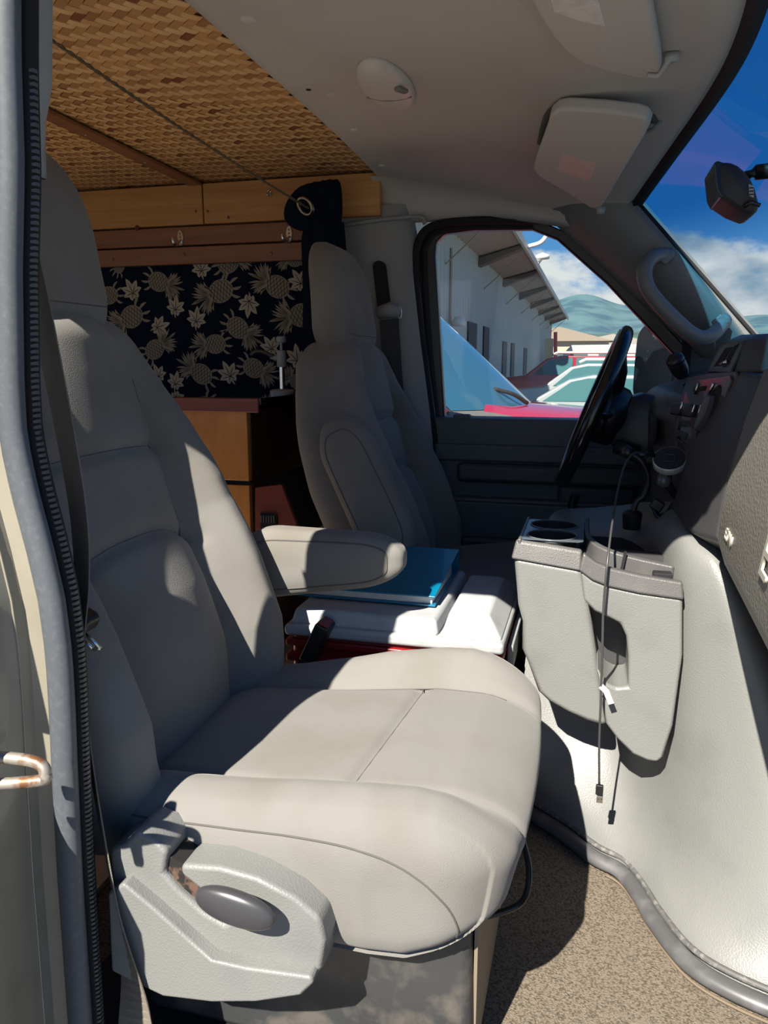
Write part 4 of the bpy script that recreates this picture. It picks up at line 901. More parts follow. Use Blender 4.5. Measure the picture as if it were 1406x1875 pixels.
bpoly('control_panel', [(1268, 698), (1345, 688), (1347, 698), (1327, 745), (1298, 815), (1285, 835), (1262, 832), (1252, 800), (1256, 740)], GLOSS, .003, .007)
oval = [(1308+22*math.cos(a)*.9+ -18*math.sin(a), 758+50*math.sin(a)+6*math.cos(a)) for a in np.linspace(0, 2*math.pi, 25)[:-1]]
oval = [(1306 + 11*math.cos(a) - 20*-math.sin(a)*-1, 757 + 52*math.sin(a)) for a in np.linspace(0, 2*math.pi, 25)[:-1]]
ov = bpoly('oval_recess', oval, BLACKM, .006, .0085); 
bpoly('oval_knob', [(1306 + 6*math.cos(a) - 13*math.sin(a), 757 + 34*math.sin(a)) for a in np.linspace(0, 2*math.pi, 17)[:-1]], mat('knob_dark', (.07, .07, .075), .2), .008, .02, ov, .004)
sl_ = bpoly('slider_slot', [(1280, 709), (1302, 707), (1298, 716), (1277, 718)], BLACKM, .006, .009)
for a, b in (((1278, 702), (1272, 722)), ((1306, 702), (1296, 724))):
    m = MB(); m.tube([bz(*a, off=.009), bz(*b, off=.009)], .002, 6); m.build('slider_end', CHROME, sl_, smooth=True)
kb = bpoly('mode_knob', [(1247, 738), (1285, 742), (1280, 766), (1243, 760)], BLACK, .006, .018, None, .003)
for a, b in (((1250, 736), (1243, 758)), ((1284, 742), (1276, 766)), ((1272, 741), (1264, 764))):
    m = MB(); m.tube([bz(*a, off=.019), bz(*b, off=.019)], .002, 6); m.build('chrome_edge', CHROME, kb, smooth=True)
bpoly('small_button', [(1257, 772), (1264, 773), (1261, 782), (1254, 781)], SMOKE, .006, .010, None, .001)
bpoly('wide_button', [(1246, 785), (1266, 795), (1262, 806), (1243, 795)], SMOKE, .006, .010, None, .002)
bpoly('wide_button', [(1243, 799), (1261, 810), (1259, 815), (1241, 804)], SMOKE, .006, .010, None, .002)
bpoly('radio_slot', [(1274, 838), (1288, 826), (1280, 850), (1262, 905), (1252, 924), (1248, 918)], BLACKM, .003, .006)
# upper pod with the air vents
pod = [at(1298, 684, Y=1.46), at(1340, 621, Y=1.46), at(1368, 611, Y=1.44)]
m = MB()
r0 = [Vector((.196, 1.50, .978)), Vector((.218, 1.50, 1.030)), Vector((.25, 1.50, 1.045)), Vector((.45, 1.5, 1.045)), Vector((.45, 1.5, .95))]
r1 = [at(1346, 684, Y=1.28), at(1372, 624, Y=1.28), at(1385, 612, Y=1.29), Vector((.48, 1.28, 1.045)), Vector((.48, 1.28, .95))]
r2 = [Vector((.235, 1.13, .984)), Vector((.262, 1.13, 1.025)), Vector((.285, 1.13, 1.038)), Vector((.50, 1.13, 1.04)), Vector((.50, 1.13, .95))]
m.loft([r0, r1, r2]); m.build('vent_pod', CHAR, dash, bevel=.007, seg=3)
nv = (r0[1]-r0[0]).cross(r1[0]-r0[0]).normalized(); nv = nv if nv.x < 0 else -nv
def vz(x, y, off): return plane_at(x, y, r0[0]+nv*off, nv)
for px in ([(1300, 682), (1341, 684), (1352, 660), (1368, 624), (1340, 624), (1322, 640)],):
    P = [vz(*q, off=.001) for q in px]; m = MB(); n = len(P); m.add([p for p in P]+[p+nv*.004 for p in P], [tuple(range(n))[::-1], tuple(range(n, 2*n))]+[(i, (i+1) % n, n+(i+1) % n, n+i) for i in range(n)]); vf = m.build('vent_bezel', SMOKE, dash, bevel=.002)
for px in ([(1308, 672), (1322, 668), (1342, 636), (1330, 638)], [(1327, 666), (1336, 664), (1354, 630), (1346, 634)]):
    P = [vz(*q, off=.004) for q in px]; m = MB(); n = 4; m.add([p for p in P]+[p+nv*.002 for p in P], [(3, 2, 1, 0), (4, 5, 6, 7)]+[(i, (i+1) % n, n+(i+1) % n, n+i) for i in range(n)]); m.build('vent_opening', BLACKM, vf)
m = MB(); m.tube([vz(1318, 668, .009), vz(1330, 662, .009)], .003, 6); m.build('vent_lever', CHROME, vf, smooth=True)
# driver side of the dash
m = MB(); m.loft([[(x+dx_, Y, z) for x, z in ((.155, .60), (.135, .72), (.125, .90), (.15, .935), (.22, .955), (.30, .985), (.48, 1.0), (.48, .60))] for Y, dx_ in ((1.50, .03), (1.62, 0), (1.9, 0), (2.10, 0), (2.215, .04))]); m.build('driver_panel', CHAR, dash, bevel=.02, seg=3)
m = MB(); m.loft([[(x, Y, z) for x, z in ((.19, .30), (.185, .62), (.30, .64), (.30, .30))] for Y in (1.50, 2.2)]); m.build('knee_panel', DARKDOOR, dash, bevel=.01)
m = MB(); m.box((.43, 1.42, .93), (.16, 1.5, .08)); m.build('dash_core', BLACKM, dash)
c = Vector((.128, 1.66, .80)); m = MB(); m.lathe([(0, 0), (.024, 0), (.024, .012), (.018, .016), (0, .016)], c, (-1, 0, .1), 20); m.build('headlight_knob', BLACK, dash, smooth=True, angle=40)
m = MB(); m.box((.122, 1.60, .865), (.01, .08, .05)); m.build('driver_vent', BLACKM, dash, bevel=.004)
# embossed letters
def letters(txt, c, xdir, ydir, size, mm, par, name, ext=.0015):
    cu = bpy.data.curves.new(name, 'FONT'); cu.body = txt; cu.size = size; cu.extrude = ext; cu.align_x = 'CENTER'; cu.align_y = 'CENTER'
    tmp = bpy.data.objects.new('t', cu); COL.objects.link(tmp); bpy.context.view_layer.update(); me = bpy.data.meshes.new_from_object(tmp.evaluated_get(bpy.context.evaluated_depsgraph_get())); bpy.data.objects.remove(tmp)
    x = Vector(xdir).normalized(); y = (Vector(ydir)-x*Vector(ydir).dot(x)).normalized(); z = x.cross(y); M = Matrix((x, y, z)).transposed()
    for v in me.vertices: v.co = M @ v.co
    me.materials.clear(); me.materials.append(mm); o = bpy.data.objects.new(name, me); return link(o, c, par)
LET = mat('emboss_letter', (.36, .345, .30), .5)
letters('EDN', at(1334, 985, X=.183), (.02, -1, -.12), (.1, 0, 1), .021, LET, dash, 'small_lettering')
letters('E', at(1404, 1022, X=.189), (.02, -1, -.12), (.1, 0, 1), .075, LET, dash, 'large_lettering')

# ---------------------------------------------------------------- steering wheel and column
sw = thing('steering_wheel', (.01, 1.90, .885), 'glossy black steering wheel seen edge on in front of the driver seat', 'steering wheel')
C0 = at(1085, 748, Y=1.89); ax = Vector((-.93, -.015, .345)).normalized(); e1 = Vector((0, 1, 0)); e1 = (e1-ax*e1.dot(ax)).normalized(); e2 = ax.cross(e1)
GLB = mat('wheel_black', (.008, .008, .009), .18, coat=.3)
m = MB(); m.tube([C0+e1*math.cos(t)*.186+e2*math.sin(t)*.186 for t in np.linspace(0, 2*math.pi, 65)[:-1]], .0165, 14, loop=True); m.build('rim', GLB, sw, smooth=True)
m = MB(); m.lathe([(0, .012), (.05, .010), (.075, -.005), (.07, -.05), (.045, -.08), (0, -.08)], C0-ax*.012, ax, 28); m.build('hub', BLACK, sw, smooth=True)
for a in (0, 180, 235, 305):
    d = e1*math.cos(R(a))+e2*math.sin(R(a)); m = MB(); m.tube([C0+d*.05-ax*.03, C0+d*.12-ax*.02, C0+d*.18], [.022, .018, .012], 8, flat=.5); m.build('spoke', BLACK, sw, smooth=True)
col_ = thing('steering_column', (.1, 1.9, .8), 'dark steering column shroud behind the wheel', 'steering column')
m = MB(); rings = []
for s, w, h in ((.07, .055, .06), (.09, .066, .075), (.16, .07, .085), (.26, .075, .10)):
    c = C0-ax*s; rings.append([c+e1*w*math.copysign(abs(math.cos(t))**.5, math.cos(t))+e2*h*math.copysign(abs(math.sin(t))**.5, math.sin(t)) for t in np.linspace(0, 2*math.pi, 25)[:-1]])
m.loft(rings); m.build('shroud', mat('shroud_dark', (.03, .033, .037), .4), col_, smooth=True, angle=50)
m = MB(); c = at(1150, 825, Y=1.80); m.tube([c+Vector((-.03, 0, .01)), c+Vector((.02, .0, -.006))], .016, 12); m.build('ignition_lock', BLACK, col_, smooth=True)
m = MB(); m.tube([at(1110, 735, Y=1.80), at(1098, 790, Y=1.78)], [.012, .010], 8); m.build('turn_stalk', BLACK, col_, smooth=True)
gl = thing('gear_lever', at(1268, 740, Y=1.66), 'black column gear lever with a ribbed knob beside the centre stack', 'gear lever')
k0, k1, k2 = at(1275, 745, Y=1.66), at(1256, 700, Y=1.65), at(1240, 668, Y=1.63)
m = MB(); m.tube([k0+Vector((.02, .02, -.04)), k0, k1], [.010, .010, .009], 10); m.build('lever', BLACK, gl, smooth=True)
d = (k2-k1).normalized(); m = MB(); m.lathe([(0, -.03), (.012, -.028), (.017, -.012), (.0175, .006), (.016, .007), (.0175, .009), (.0175, .016), (.012, .021), (0, .022)], k2, d, 20); m.build('knob', BLACK, gl, smooth=True, angle=50)

# ---------------------------------------------------------------- phone charger, mount, cable
ch = thing('phone_charger', at(1226, 850, Y=1.42), 'round wireless phone charger with silver rim on a ribbed arm', 'charger')
cc = at(1226, 842, Y=1.42); nd = Vector((-.12, -.64, .76)).normalized()
m = MB(); m.lathe([(0, -.013), (.024, -.013), (.0285, -.009), (.0285, .003), (.0275, .0045)], cc, nd, 40); m.build('silver_rim', mat('alu', (.7, .7, .71), .35, .5), ch, smooth=True, angle=50)
m = MB(); m.lathe([(.0272, .0035), (.027, .0048), (0, .0048)], cc, nd, 40); pad = m.build('charging_pad', mat('pad_navy', (.012, .018, .03), .3), ch, smooth=True, angle=50)
e_1 = nd.cross(Vector((0, 0, 1))).normalized(); e_2 = nd.cross(e_1)
def rr(t, a=.010, p=.35): return e_1*a*math.copysign(abs(math.cos(t))**p, math.cos(t))+e_2*a*math.copysign(abs(math.sin(t))**p, math.sin(t))
m = MB(); m.tube([cc+nd*.0052+rr(t, .0085) for t in np.linspace(0, 2*math.pi, 41)[:-1]], .0003, 4, loop=True); m.build('pad_mark', mat('mark_grey', (.12, .13, .15), .4), pad)
m = MB(); p0 = cc-nd*.004; p1 = at(1258, 846, Y=1.415); p2 = at(1288, 850, Y=1.40); m.tube([p1.lerp(p2, i/30) for i in range(31)], [.0058 if i % 6 else .0044 for i in range(31)], 10); m.build('ribbed_arm', mat('arm_white', (.38, .38, .38), .45), ch, smooth=True)
m = MB(); b0 = at(1216, 878, Y=1.43); m.lathe([(0, -.014), (.010, -.012), (.013, 0), (.010, .012), (0, .014)], b0, (.2, .3, .9), 14); m.build('ball_joint', mat('clear_grey', (.10, .10, .10), .15), ch, smooth=True)
m = MB(); m.tube([cc-nd*.008, b0, at(1235, 905, Y=1.44), at(1255, 925, Y=1.45)], [.010, .009, .007, .007], 10); m.build('mount_arm', BLACK, ch, smooth=True)
cl = thing('vent_clip', at(1215, 940, Y=1.46), 'black phone holder clip hanging below the charger', 'clip')
m = MB(); m.tube(spline([at(1198, 930, Y=1.46), at(1205, 945, Y=1.455), at(1222, 940, Y=1.455), at(1236, 918, Y=1.46), at(1250, 905, Y=1.47)], 6), .007, 8, flat=.6); m.build('clip_arm', BLACK, cl, smooth=True)
m = MB(); m.box(at(1203, 925, Y=1.455), (.022, .014, .02), rot('Y', 30)); m.build('clip_jaw', BLACK, cl, bevel=.003)
cb = thing('usb_cable', at(1097, 1465, Y=1.12), 'long thin dark usb cable hanging from the charger in front of the console', 'cable')
path = spline([at(1196, 834, Y=1.41), at(1180, 832, Y=1.40), at(1163, 829, Y=1.39), at(1146, 848, Y=1.36), at(1133, 890, Y=1.30), at(1122, 950, Y=1.22), at(1112, 1030, Y=1.162), at(1105, 1110, Y=1.155), at(1103, 1180, Y=1.152), at(1100, 1280, Y=1.15), at(1097, 1360, Y=1.15), at(1097, 1436, Y=1.15)], 10)
m = MB(); m.tube(path, .0019, 8); m.build('cord', mat('cord_grey', (.05, .05, .052), .35), cb, smooth=True)
m = MB(); m.tube([at(1198, 834, Y=1.41), at(1170, 831, Y=1.395)], .004, 8); m.build('charger_plug', BLACK, cb, smooth=True)
u0 = at(1097, 1436, Y=1.15); u1 = at(1098, 1456, Y=1.15); u2 = at(1098, 1470, Y=1.15)
m = MB(); m.box(u0.lerp(u1, .5), (.0115, .006, .017)); m.build('plug_body', BLACK, cb, bevel=.0015)
m = MB(); m.box(u1.lerp(u2, .5), (.0095, .0042, .012)); pl = m.build('plug_metal', CHROME, cb, bevel=.0006)
for s in (-1, 1):
    m = MB(); m.box(u1.lerp(u2, .5)+Vector((.0022*s, -.0021, .001)), (.0018, .0004, .0018)); m.build('contact_hole', BLACKM, pl)
m = MB(); t0 = at(1100, 1256, Y=1.149); t1 = at(1110, 1266, Y=1.148); t2 = at(1119, 1289, Y=1.147); m.ribbon([t0, t1, t2], (1, 0, .4), .009, .0006); m.build('paper_tag', mat('paper_tag', (.62, .55, .42), .8), cb)
gn = thing('gooseneck_charger', at(1155, 955, Y=1.46), 'black gooseneck adapter plugged into the socket behind the console tray', 'adapter')
m = MB(); m.tube(spline([at(1158, 832, Y=1.45), at(1175, 845, Y=1.45), at(1187, 875, Y=1.455), at(1180, 905, Y=1.46), at(1165, 920, Y=1.46), at(1158, 945, Y=1.46)], 8), .0055, 8); m.build('neck', BLACK, gn, smooth=True)
m = MB(); m.tube([at(1158, 833, Y=1.44), at(1142, 823, Y=1.44)], .0105, 12); m.build('head', BLACK, gn, smooth=True)
m = MB(); m.lathe([(0, 0), (.016, 0), (.018, .03), (.012, .034), (0, .034)], at(1156, 968, Y=1.46), (0, 0, 1), 16); m.build('socket_plug', BLACK, gn, smooth=True, angle=40)

# ---------------------------------------------------------------- cooler and binder
co = thing('cooler', (-.32, 1.42, .18), 'red cooler with a scuffed white lid standing between the seats', 'cooler')
WHT = mat('cooler_white', (.40, .415, .43), .5, bump=('noise', 250, .15), var=((.34, .352, .37), 30, .5, .75)); RED = mat('cooler_red', (.26, .012, .015), .35)
cx0, cx1, cy0, cy1 = -.525, -.122, 1.245, 1.618
m = MB(); m.box(((cx0+cx1)/2, (cy0+cy1)/2, .34), (cx1-cx0-.02, cy1-cy0-.02, .335)); m.build('body', RED, co, bevel=.015, seg=3)
for i in range(11):
    m = MB(); m.box(((cx0+cx1)/2, (cy0+cy1)/2, .19+.030*i), (cx1-cx0-.004, cy1-cy0-.004, .014)); m.build('body_rib', RED, co, bevel=.004)
m = MB(); m.box(((cx0+cx1)/2, (cy0+cy1)/2, .514), (cx1-cx0, cy1-cy0, .022)); m.build('lid_rim', WHT, co, bevel=.008, seg=3)
def frustum(x0, x1, y0, y1, z0, z1, i0, i1, iy):
    m = MB(); m.loft([[(x0, y0, z0), (x1, y0, z0), (x1, y1, z0), (x0, y1, z0)], [(x0+i0, y0+iy, z1), (x1-i1, y0+iy, z1), (x1-i1, y1-iy, z1), (x0+i0, y1-iy, z1)]]); return m
frustum(cx0+.008, -.238, cy0+.010, cy1-.01, .522, .552, .008, .006, .010).build('lid_panel', WHT, co, bevel=.008, seg=3)
frustum(-.236, cx1-.002, cy0+.006, cy1-.008, .522, .557, .008, .035, .060).build('lid_grip_end', WHT, co, bevel=.008, seg=3)
m = MB(); m.box((cx1+.004, (cy0+cy1)/2, .47), (.012, .22, .05)); m.build('side_handle', WHT, co, bevel=.005)
bi = thing('ring_binder', (-.40, 1.47, .556), 'blue ring binder lying on the white cooler lid', 'binder')
BLU = mat('binder_blue', (.0, .16, .30), .35, coat=.2); nx0, nx1, ny0, ny1 = -.535, -.258, 1.325, 1.590
m = MB(); m.prism([(ny0, .5555), (ny1, .5555), (ny1, .558), (ny0, .558)], lambda a, b, d: (d, a, b), nx0, nx1); m.build('bottom_cover', BLU, bi)
m = MB(); m.prism([(ny0, .572), (ny1, .597), (ny1, .600), (ny0, .575)], lambda a, b, d: (d, a, b), nx0, nx1); m.build('top_cover', BLU, bi, bevel=.001)
m = MB(); m.box(((nx0+nx1)/2, ny1+.001, .578), (nx1-nx0, .003, .044)); m.build('spine', BLU, bi, bevel=.001)
m = MB(); m.prism([(ny0+.008, .5585), (ny1-.05, .5585), (ny1-.05, .583), (ny0+.008, .570)], lambda a, b, d: (d, a, b), nx0+.008, nx1-.007); m.build('pages', mat('paper', (.70, .70, .68), .8, bump=('noise', 300, .1)), bi)
for dx_ in (-.035, -.14):
    m = MB(); m.tube([(nx1+dx_+.02, ny1-.03+.016*math.cos(t), .576+.014*math.sin(t)) for t in np.linspace(0, 2*math.pi, 21)[:-1]], .0018, 6, loop=True); m.build('ring', CHROME, bi, smooth=True)
# ================================================================== outside
GZ = -.62
m = MB(); m.quad((-900, -60, GZ), (900, -60, GZ), (900, 1500, GZ), (-900, 1500, GZ)); struct(m.build('ground', mat('asphalt', (.13, .127, .12), .9, var=((.105, .103, .10), .6, .4, .7))), 'sunlit grey yard around the van')
# hills
rng = np.random.RandomState(5)
def ridge(name, dist, h, a0, a1, seed, col, label, base=.35):
    r = np.random.RandomState(seed); ph = r.uniform(0, 6.28, 24); am = 1/np.arange(1, 25)**.95
    rows = []; n = 260
    for k in range(15):
        s = k/14; row = []
        for i in range(n):
            a = R(a0+(a1-a0)*i/(n-1)); hh = base + (1-base)*(.5+.30*sum(am[j]*math.sin((j+1)*3.1*a+ph[j]) for j in range(24)))
            g = s**.8; d = dist*(1-.35*(1-s)); fold = .10*math.sin(a*95+ph[3]+3*math.sin(a*23+s*2))*math.sin(math.pi*s) + .05*math.sin(a*230+s*9+ph[5])*math.sin(math.pi*s)
            row.append((d*math.sin(a)*(1+fold*.25), d*math.cos(a)*(1+fold*.25), GZ + h*hh*g*(1+fold)))
        rows.append(row)
    m = MB(); m.loft(rows, closed=False, cap=False); o = m.build(name, mat(name+'_green', col, .95, var=((col[0]*.55, col[1]*.62, col[2]*.75), .012, .42, .62), spec=.1), smooth=True); return tag(o, label, 'mountain')
ridge('mountain_range', 2600, 330, -38, 55, 3, (.085, .15, .165), 'mountains below the clouds, blue haze painted into their green')  # bluish base colour stands in for the distance haze
ridge('foothills', 1500, 62, -38, 55, 9, (.09, .14, .11), 'low green foothills in front of the mountains')

# long corrugated shed on the left
bd = thing('warehouse', (-3.2, 22, GZ), 'long grey corrugated metal shed with wide eaves', 'building')
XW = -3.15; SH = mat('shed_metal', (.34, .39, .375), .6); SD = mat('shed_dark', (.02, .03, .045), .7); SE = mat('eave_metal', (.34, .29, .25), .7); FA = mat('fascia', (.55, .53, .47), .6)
m = MB(); ys = np.arange(6, 60, .105); zig = [.03 if (i//2) % 2 else 0 for i in range(len(ys))]
m.loft([[(XW+zg, y, GZ), (XW+zg, y, 3.95)] for y, zg in zip(ys, zig)], closed=False, cap=False); m.build('wall', SH, bd)
m = MB(); m.box((-6.2, 60, 1.7), (6.2, .1, 4.7)); m.build('end_wall', SH, bd)
m = MB(); m.loft([[(XW-.2, y, 3.72), (-1.95, y, 4.06), (-1.95, y, 4.14), (XW-6, y, 5.4)] for y in (6, 60)]); m.build('roof', SE, bd)
m = MB(); m.box((-1.93, 33, 4.06), (.07, 54, .20)); m.build('fascia', FA, bd)
for y in np.arange(9.5, 60, 6.0):
    m = MB(); m.loft([[(XW, y, 3.50), (XW, y, 3.70), (-2.0, y, 4.02), (-2.0, y, 3.92)], [(XW, y+.45, 3.50), (XW, y+.45, 3.70), (-2.0, y+.45, 4.02), (-2.0, y+.45, 3.92)]]); m.build('rafter', mat('rafter_dark', (.13, .12, .11), .8), bd)
    m = MB(); m.tube([(XW+.02, y+1.2, 3.0), (-2.1, y+1.2, 3.9)], .018, 6); m.build('brace', SE, bd)
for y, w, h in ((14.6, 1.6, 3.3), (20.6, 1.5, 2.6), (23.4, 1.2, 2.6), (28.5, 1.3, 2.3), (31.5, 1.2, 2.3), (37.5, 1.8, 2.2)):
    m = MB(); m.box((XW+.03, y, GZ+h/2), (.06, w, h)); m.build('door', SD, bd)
m = MB(); m.lathe([(0, 0), (.09, 0), (.16, -.12), (.16, -.2), (0, -.22)], (XW+.25, 17.2, 1.95), (0, 0, 1), 12); m.build('wall_lamp', mat('lamp_white', (.6, .62, .6), .5), bd, smooth=True)
m = MB(); m.tube([(XW+.06, 17.2, GZ), (XW+.06, 17.2, 3.4)], .035, 6); m.build('down_pipe', SE, bd)
for y in (20.0, 26.5):
    m = MB(); m.lathe([(0, 0), (.22, 0), (.22, .12), (0, .2)], (-1.75, y, 4.25), (0, 0, 1), 12); m.tube([(-1.9, y, 4.1), (-1.75, y, 4.3)], .05, 6); m.build('roof_vent', mat('vent_white', (.75, .75, .73), .5), bd, smooth=True)
fl = thing('flood_light', (-1.8, 22.5, 4.2), 'white flood lamp sticking out from the shed eave', 'lamp')
m = MB(); m.tube(spline([(-1.9, 22.5, 4.1), (-1.55, 22.5, 4.2), (-1.35, 22.5, 4.45)], 5), .06, 8); m.build('arm', MATS['vent_white'], fl, smooth=True)
m = MB(); m.box((-1.38, 22.5, 4.62), (.20, .2, .45)); m.build('head', MATS['vent_white'], fl, bevel=.04)
m = MB(); a, b = at(998, 620, Y=40), at(1012, 662, Y=40); m.box(((a.x+b.x)/2, 40, (a.z+b.z)/2), (b.x-a.x, .1, a.z-b.z)); tag(m.build('yellow_board', mat('board_yellow', (.62, .56, .33), .6), bevel=.02), 'pale yellow board standing at the far end of the shed', 'board')
m = MB(); a, b = at(1017, 608, Y=39.5), at(1017, 668, Y=39.5); m.tube([a, b], .09, 8); tag(m.build('red_post', mat('post_red', (.55, .02, .04), .5)), 'thin red post beside the yellow board', 'post')

# red van parked alongside, its windscreen and bonnet seen through the driver window
rv = thing('red_van', (-.6, 4.5, GZ), 'red van parked next to the driver window', 'van')
CR = mat('car_red', (.36, .012, .03), .25, coat=1.0)
secs = []
for X, zt, zs in ((-.52, .80, .66), (-.40, .77, .62), (.0, .74, .58), (.30, .70, .52), (.50, .62, .45), (.60, .45, .35), (.62, -.2, -.2)):
    secs.append([(X, 3.62, GZ+.3), (X, 3.62, zs-.08), (X, 3.68, zs), (X, 3.95, zt-.02), (X, 4.45, zt), (X, 4.95, zt-.02), (X, 5.22, zs), (X, 5.28, zs-.08), (X, 5.28, GZ+.3)])
m = MB(); m.loft(secs, closed=True, cap=True); m.build('bonnet', CR, rv, smooth=True, angle=50)
T1 = at(806, 590, Y=4.95); B1 = at(965, 741, Y=5.05); B0 = at(826, 752, Y=3.70); T0 = Vector((T1.x-.06, 3.88, T1.z+.02))
dirw = (T1-B1); T1 = B1+dirw*1.6; T0 = B0+dirw*1.6+Vector((0, .10, 0)); 
m = MB(); grid = []
for s in np.linspace(0, 1, 8): grid.append([(B0.lerp(B1, t).lerp(T0.lerp(T1, t), s) + Vector((.20*math.sin(math.pi*t), 0, 0))) for t in np.linspace(0, 1, 14)])
m.loft(grid, closed=False, cap=False); m.build('windscreen', mat('van_glass', (.03, .10, .16), .05, coat=.5), rv, smooth=True)
m = MB(); m.tube([B0+Vector((-.03, -.02, -.02)), T0+Vector((-.03, -.02, 0))], .035, 8); m.build('screen_pillar', CR, rv, smooth=True)
m = MB(); m.tube([B1+Vector((-.0, .02, 0)), T1], .02, 8); m.build('screen_pillar', mat('pillar_grey', (.45, .5, .52), .4), rv, smooth=True)
cow = [B0.lerp(B1, t)+Vector((.20*math.sin(math.pi*t), 0, 0)) for t in np.linspace(0, 1, 14)]
m = MB(); m.loft([[p+Vector((-.02, 0, .0)), p+Vector((.05, 0, -.012)), p+Vector((.15, 0, -.03)), p+Vector((.15, 0, -.12))] for p in cow], closed=False, cap=False); m.build('cowl', mat('cowl_dark', (.13, .12, .11), .7), rv, smooth=True)
m = MB(); m.box((-1.6, 4.45, -.05), (2.4, 1.66, 1.2)); m.build('body', CR, rv, bevel=.08, seg=3)
for a, b, c in (((835, 718), (868, 708), (905, 712)), ((905, 712), (940, 722), (965, 738))):
    m = MB(); m.tube(spline([at(*a, Y=4.15), at(*b, Y=4.2), at(*c, Y=4.3)], 6), .012, 6); m.build('wiper', BLACKM, rv, smooth=True)
m = MB(); m.tube(spline([at(862, 708, Y=4.18), at(890, 705, Y=4.2), at(905, 712, Y=4.25)], 4), .016, 6); m.build('wiper', BLACKM, rv, smooth=True)
for X in (.12, -2.2):
    m = MB(); m.lathe([(0, 0), (.33, 0), (.36, .04), (.36, .2), (0, .2)], (X, 3.64, GZ+.36), (0, 1, 0), 24); m.build('wheel', BLACKM, rv, smooth=True, angle=40)

# parked cars further off
def car(name, label, X0, Y, L, prof, wins, col, W=1.75, rails=None, cat='car'):
    """side profile (fractions of the length, heights above the ground); X0 = left end"""
    t = thing(name, (X0+L/2, Y, GZ), label, cat); mc = mat(name+'_paint', col, .25, metal=.3, coat=1.0); gm = mat('car_glass', (.05, .13, .14), .05, coat=.5)
    P = [(X0+a*L, GZ+h) for a, h in prof]; m = MB(); n = len(P); belt = max(h for a, h in prof)*.62
    def ring(y, k):
        return [(x, Y+(y if z-GZ < belt else y*(1-k*(z-GZ-belt)/(max(h for a, h in prof)-belt+.01))), z) for x, z in P]
    m.loft([ring(-W/2, .16), ring(-W/2+.05, .16), ring(W/2-.05, .16), ring(W/2, .16)]); m.build('body', mc, t, bevel=.05, seg=3)
    top = max(h for a, h in prof)
    for wpoly in wins:
        q = [(X0+a*L, GZ+h) for a, h in wpoly]; m = MB(); v = []
        for dy in (-.012, .03):
            for x, z in q: v.append((x, Y-W/2*(1-.16*max(0, (z-GZ-belt))/(top-belt+.01))+dy, z))
        k = len(q); m.add(v, [tuple(range(k))[::-1], tuple(range(k, 2*k))]+[(i, (i+1) % k, k+(i+1) % k, k+i) for i in range(k)]); m.build('window', gm, t)
    for a in (.19, .80):
        m = MB(); m.lathe([(0, -.02), (.2, -.02), (.22, 0), (.32, 0), (.33, .05), (.33, .2), (0, .2)], (X0+a*L, Y-W/2-.01, GZ+.33), (0, 1, 0), 24); w = m.build('wheel', BLACKM, t, smooth=True, angle=40)
        m = MB(); m.lathe([(0, -.03), (.18, -.025), (.2, -.01), (0, -.01)], (X0+a*L, Y-W/2-.012, GZ+.33), (0, 1, 0), 16); m.build('rim', STEEL, w, smooth=True)
    if rails:
        for y in (-.55, .55):
            m = MB(); m.tube([(X0+rails[0]*L, Y+y, GZ+top+.02), (X0+(rails[0]+.03)*L, Y+y, GZ+top+.09), (X0+(rails[1]-.03)*L, Y+y, GZ+top+.09), (X0+rails[1]*L, Y+y, GZ+top+.02)], .035, 8); m.build('roof_rail', mat('rail_white', (.55, .55, .54), .4), t, smooth=True)
    return t
sedan = [(0, .45), (.01, .68), (.05, .76), (.22, .92), (.36, 1.30), (.45, 1.38), (.62, 1.38), (.72, 1.33), (.86, 1.0), (.97, .95), (1, .75), (1, .35), (.9, .22), (.1, .22)]
sw_ = [[(.265, .93), (.37, 1.26), (.43, 1.32), (.47, 1.32), (.47, .94)], [(.49, .94), (.49, 1.32), (.62, 1.32), (.66, 1.30), (.68, .96)], [(.70, .97), (.69, 1.27), (.73, 1.26), (.80, 1.0)]]
car('silver_sedan', 'silver saloon car parked facing the shed, nearest of the far cars', at(880, 730, Y=14.5).x, 14.5, 4.5, sedan, sw_, (.38, .42, .42))
suv = [(0, .5), (.01, .85), (.04, .98), (.20, 1.06), (.32, 1.48), (.40, 1.56), (.88, 1.54), (.97, 1.05), (1, .9), (1, .4), (.9, .28), (.1, .28)]
uw = [[(.245, 1.07), (.335, 1.44), (.40, 1.50), (.47, 1.50), (.47, 1.08)], [(.49, 1.08), (.49, 1.50), (.66, 1.50), (.66, 1.09)], [(.68, 1.09), (.68, 1.50), (.86, 1.48), (.92, 1.12)]]
car('silver_wagon', 'pale silver estate car with white roof rails behind the saloon', at(925, 700, Y=18.5).x, 18.5, 4.7, suv, uw, (.42, .44, .44), rails=(.36, .86))
suv2 = [(a, h*1.13) for a, h in suv]; uw2 = [[(a, h*1.13) for a, h in w] for w in uw]
car('red_suv', 'red sport utility vehicle parked behind the silver estate car', at(905, 680, Y=24).x, 24, 5.0, suv2, uw2, (.38, .012, .03), rails=(.35, .85))
rvw = [(0, .6), (0, 2.0), (.04, 2.3), (.08, 2.55), (.95, 2.6), (1, 2.45), (1, .5), (.9, .4), (.1, .4)]
car('white_camper', 'white motorhome far behind the red vehicle', at(1032, 650, Y=50).x, 50, 6.0, rvw, [[(.05, 1.5), (.08, 2.1), (.24, 2.1), (.24, 1.5)], [(.35, 1.6), (.35, 2.15), (.6, 2.15), (.6, 1.6)], [(.7, 1.6), (.7, 2.15), (.9, 2.15), (.9, 1.6)]], (.5, .5, .49), 2.3, cat='motorhome')
rng = random.Random(4)
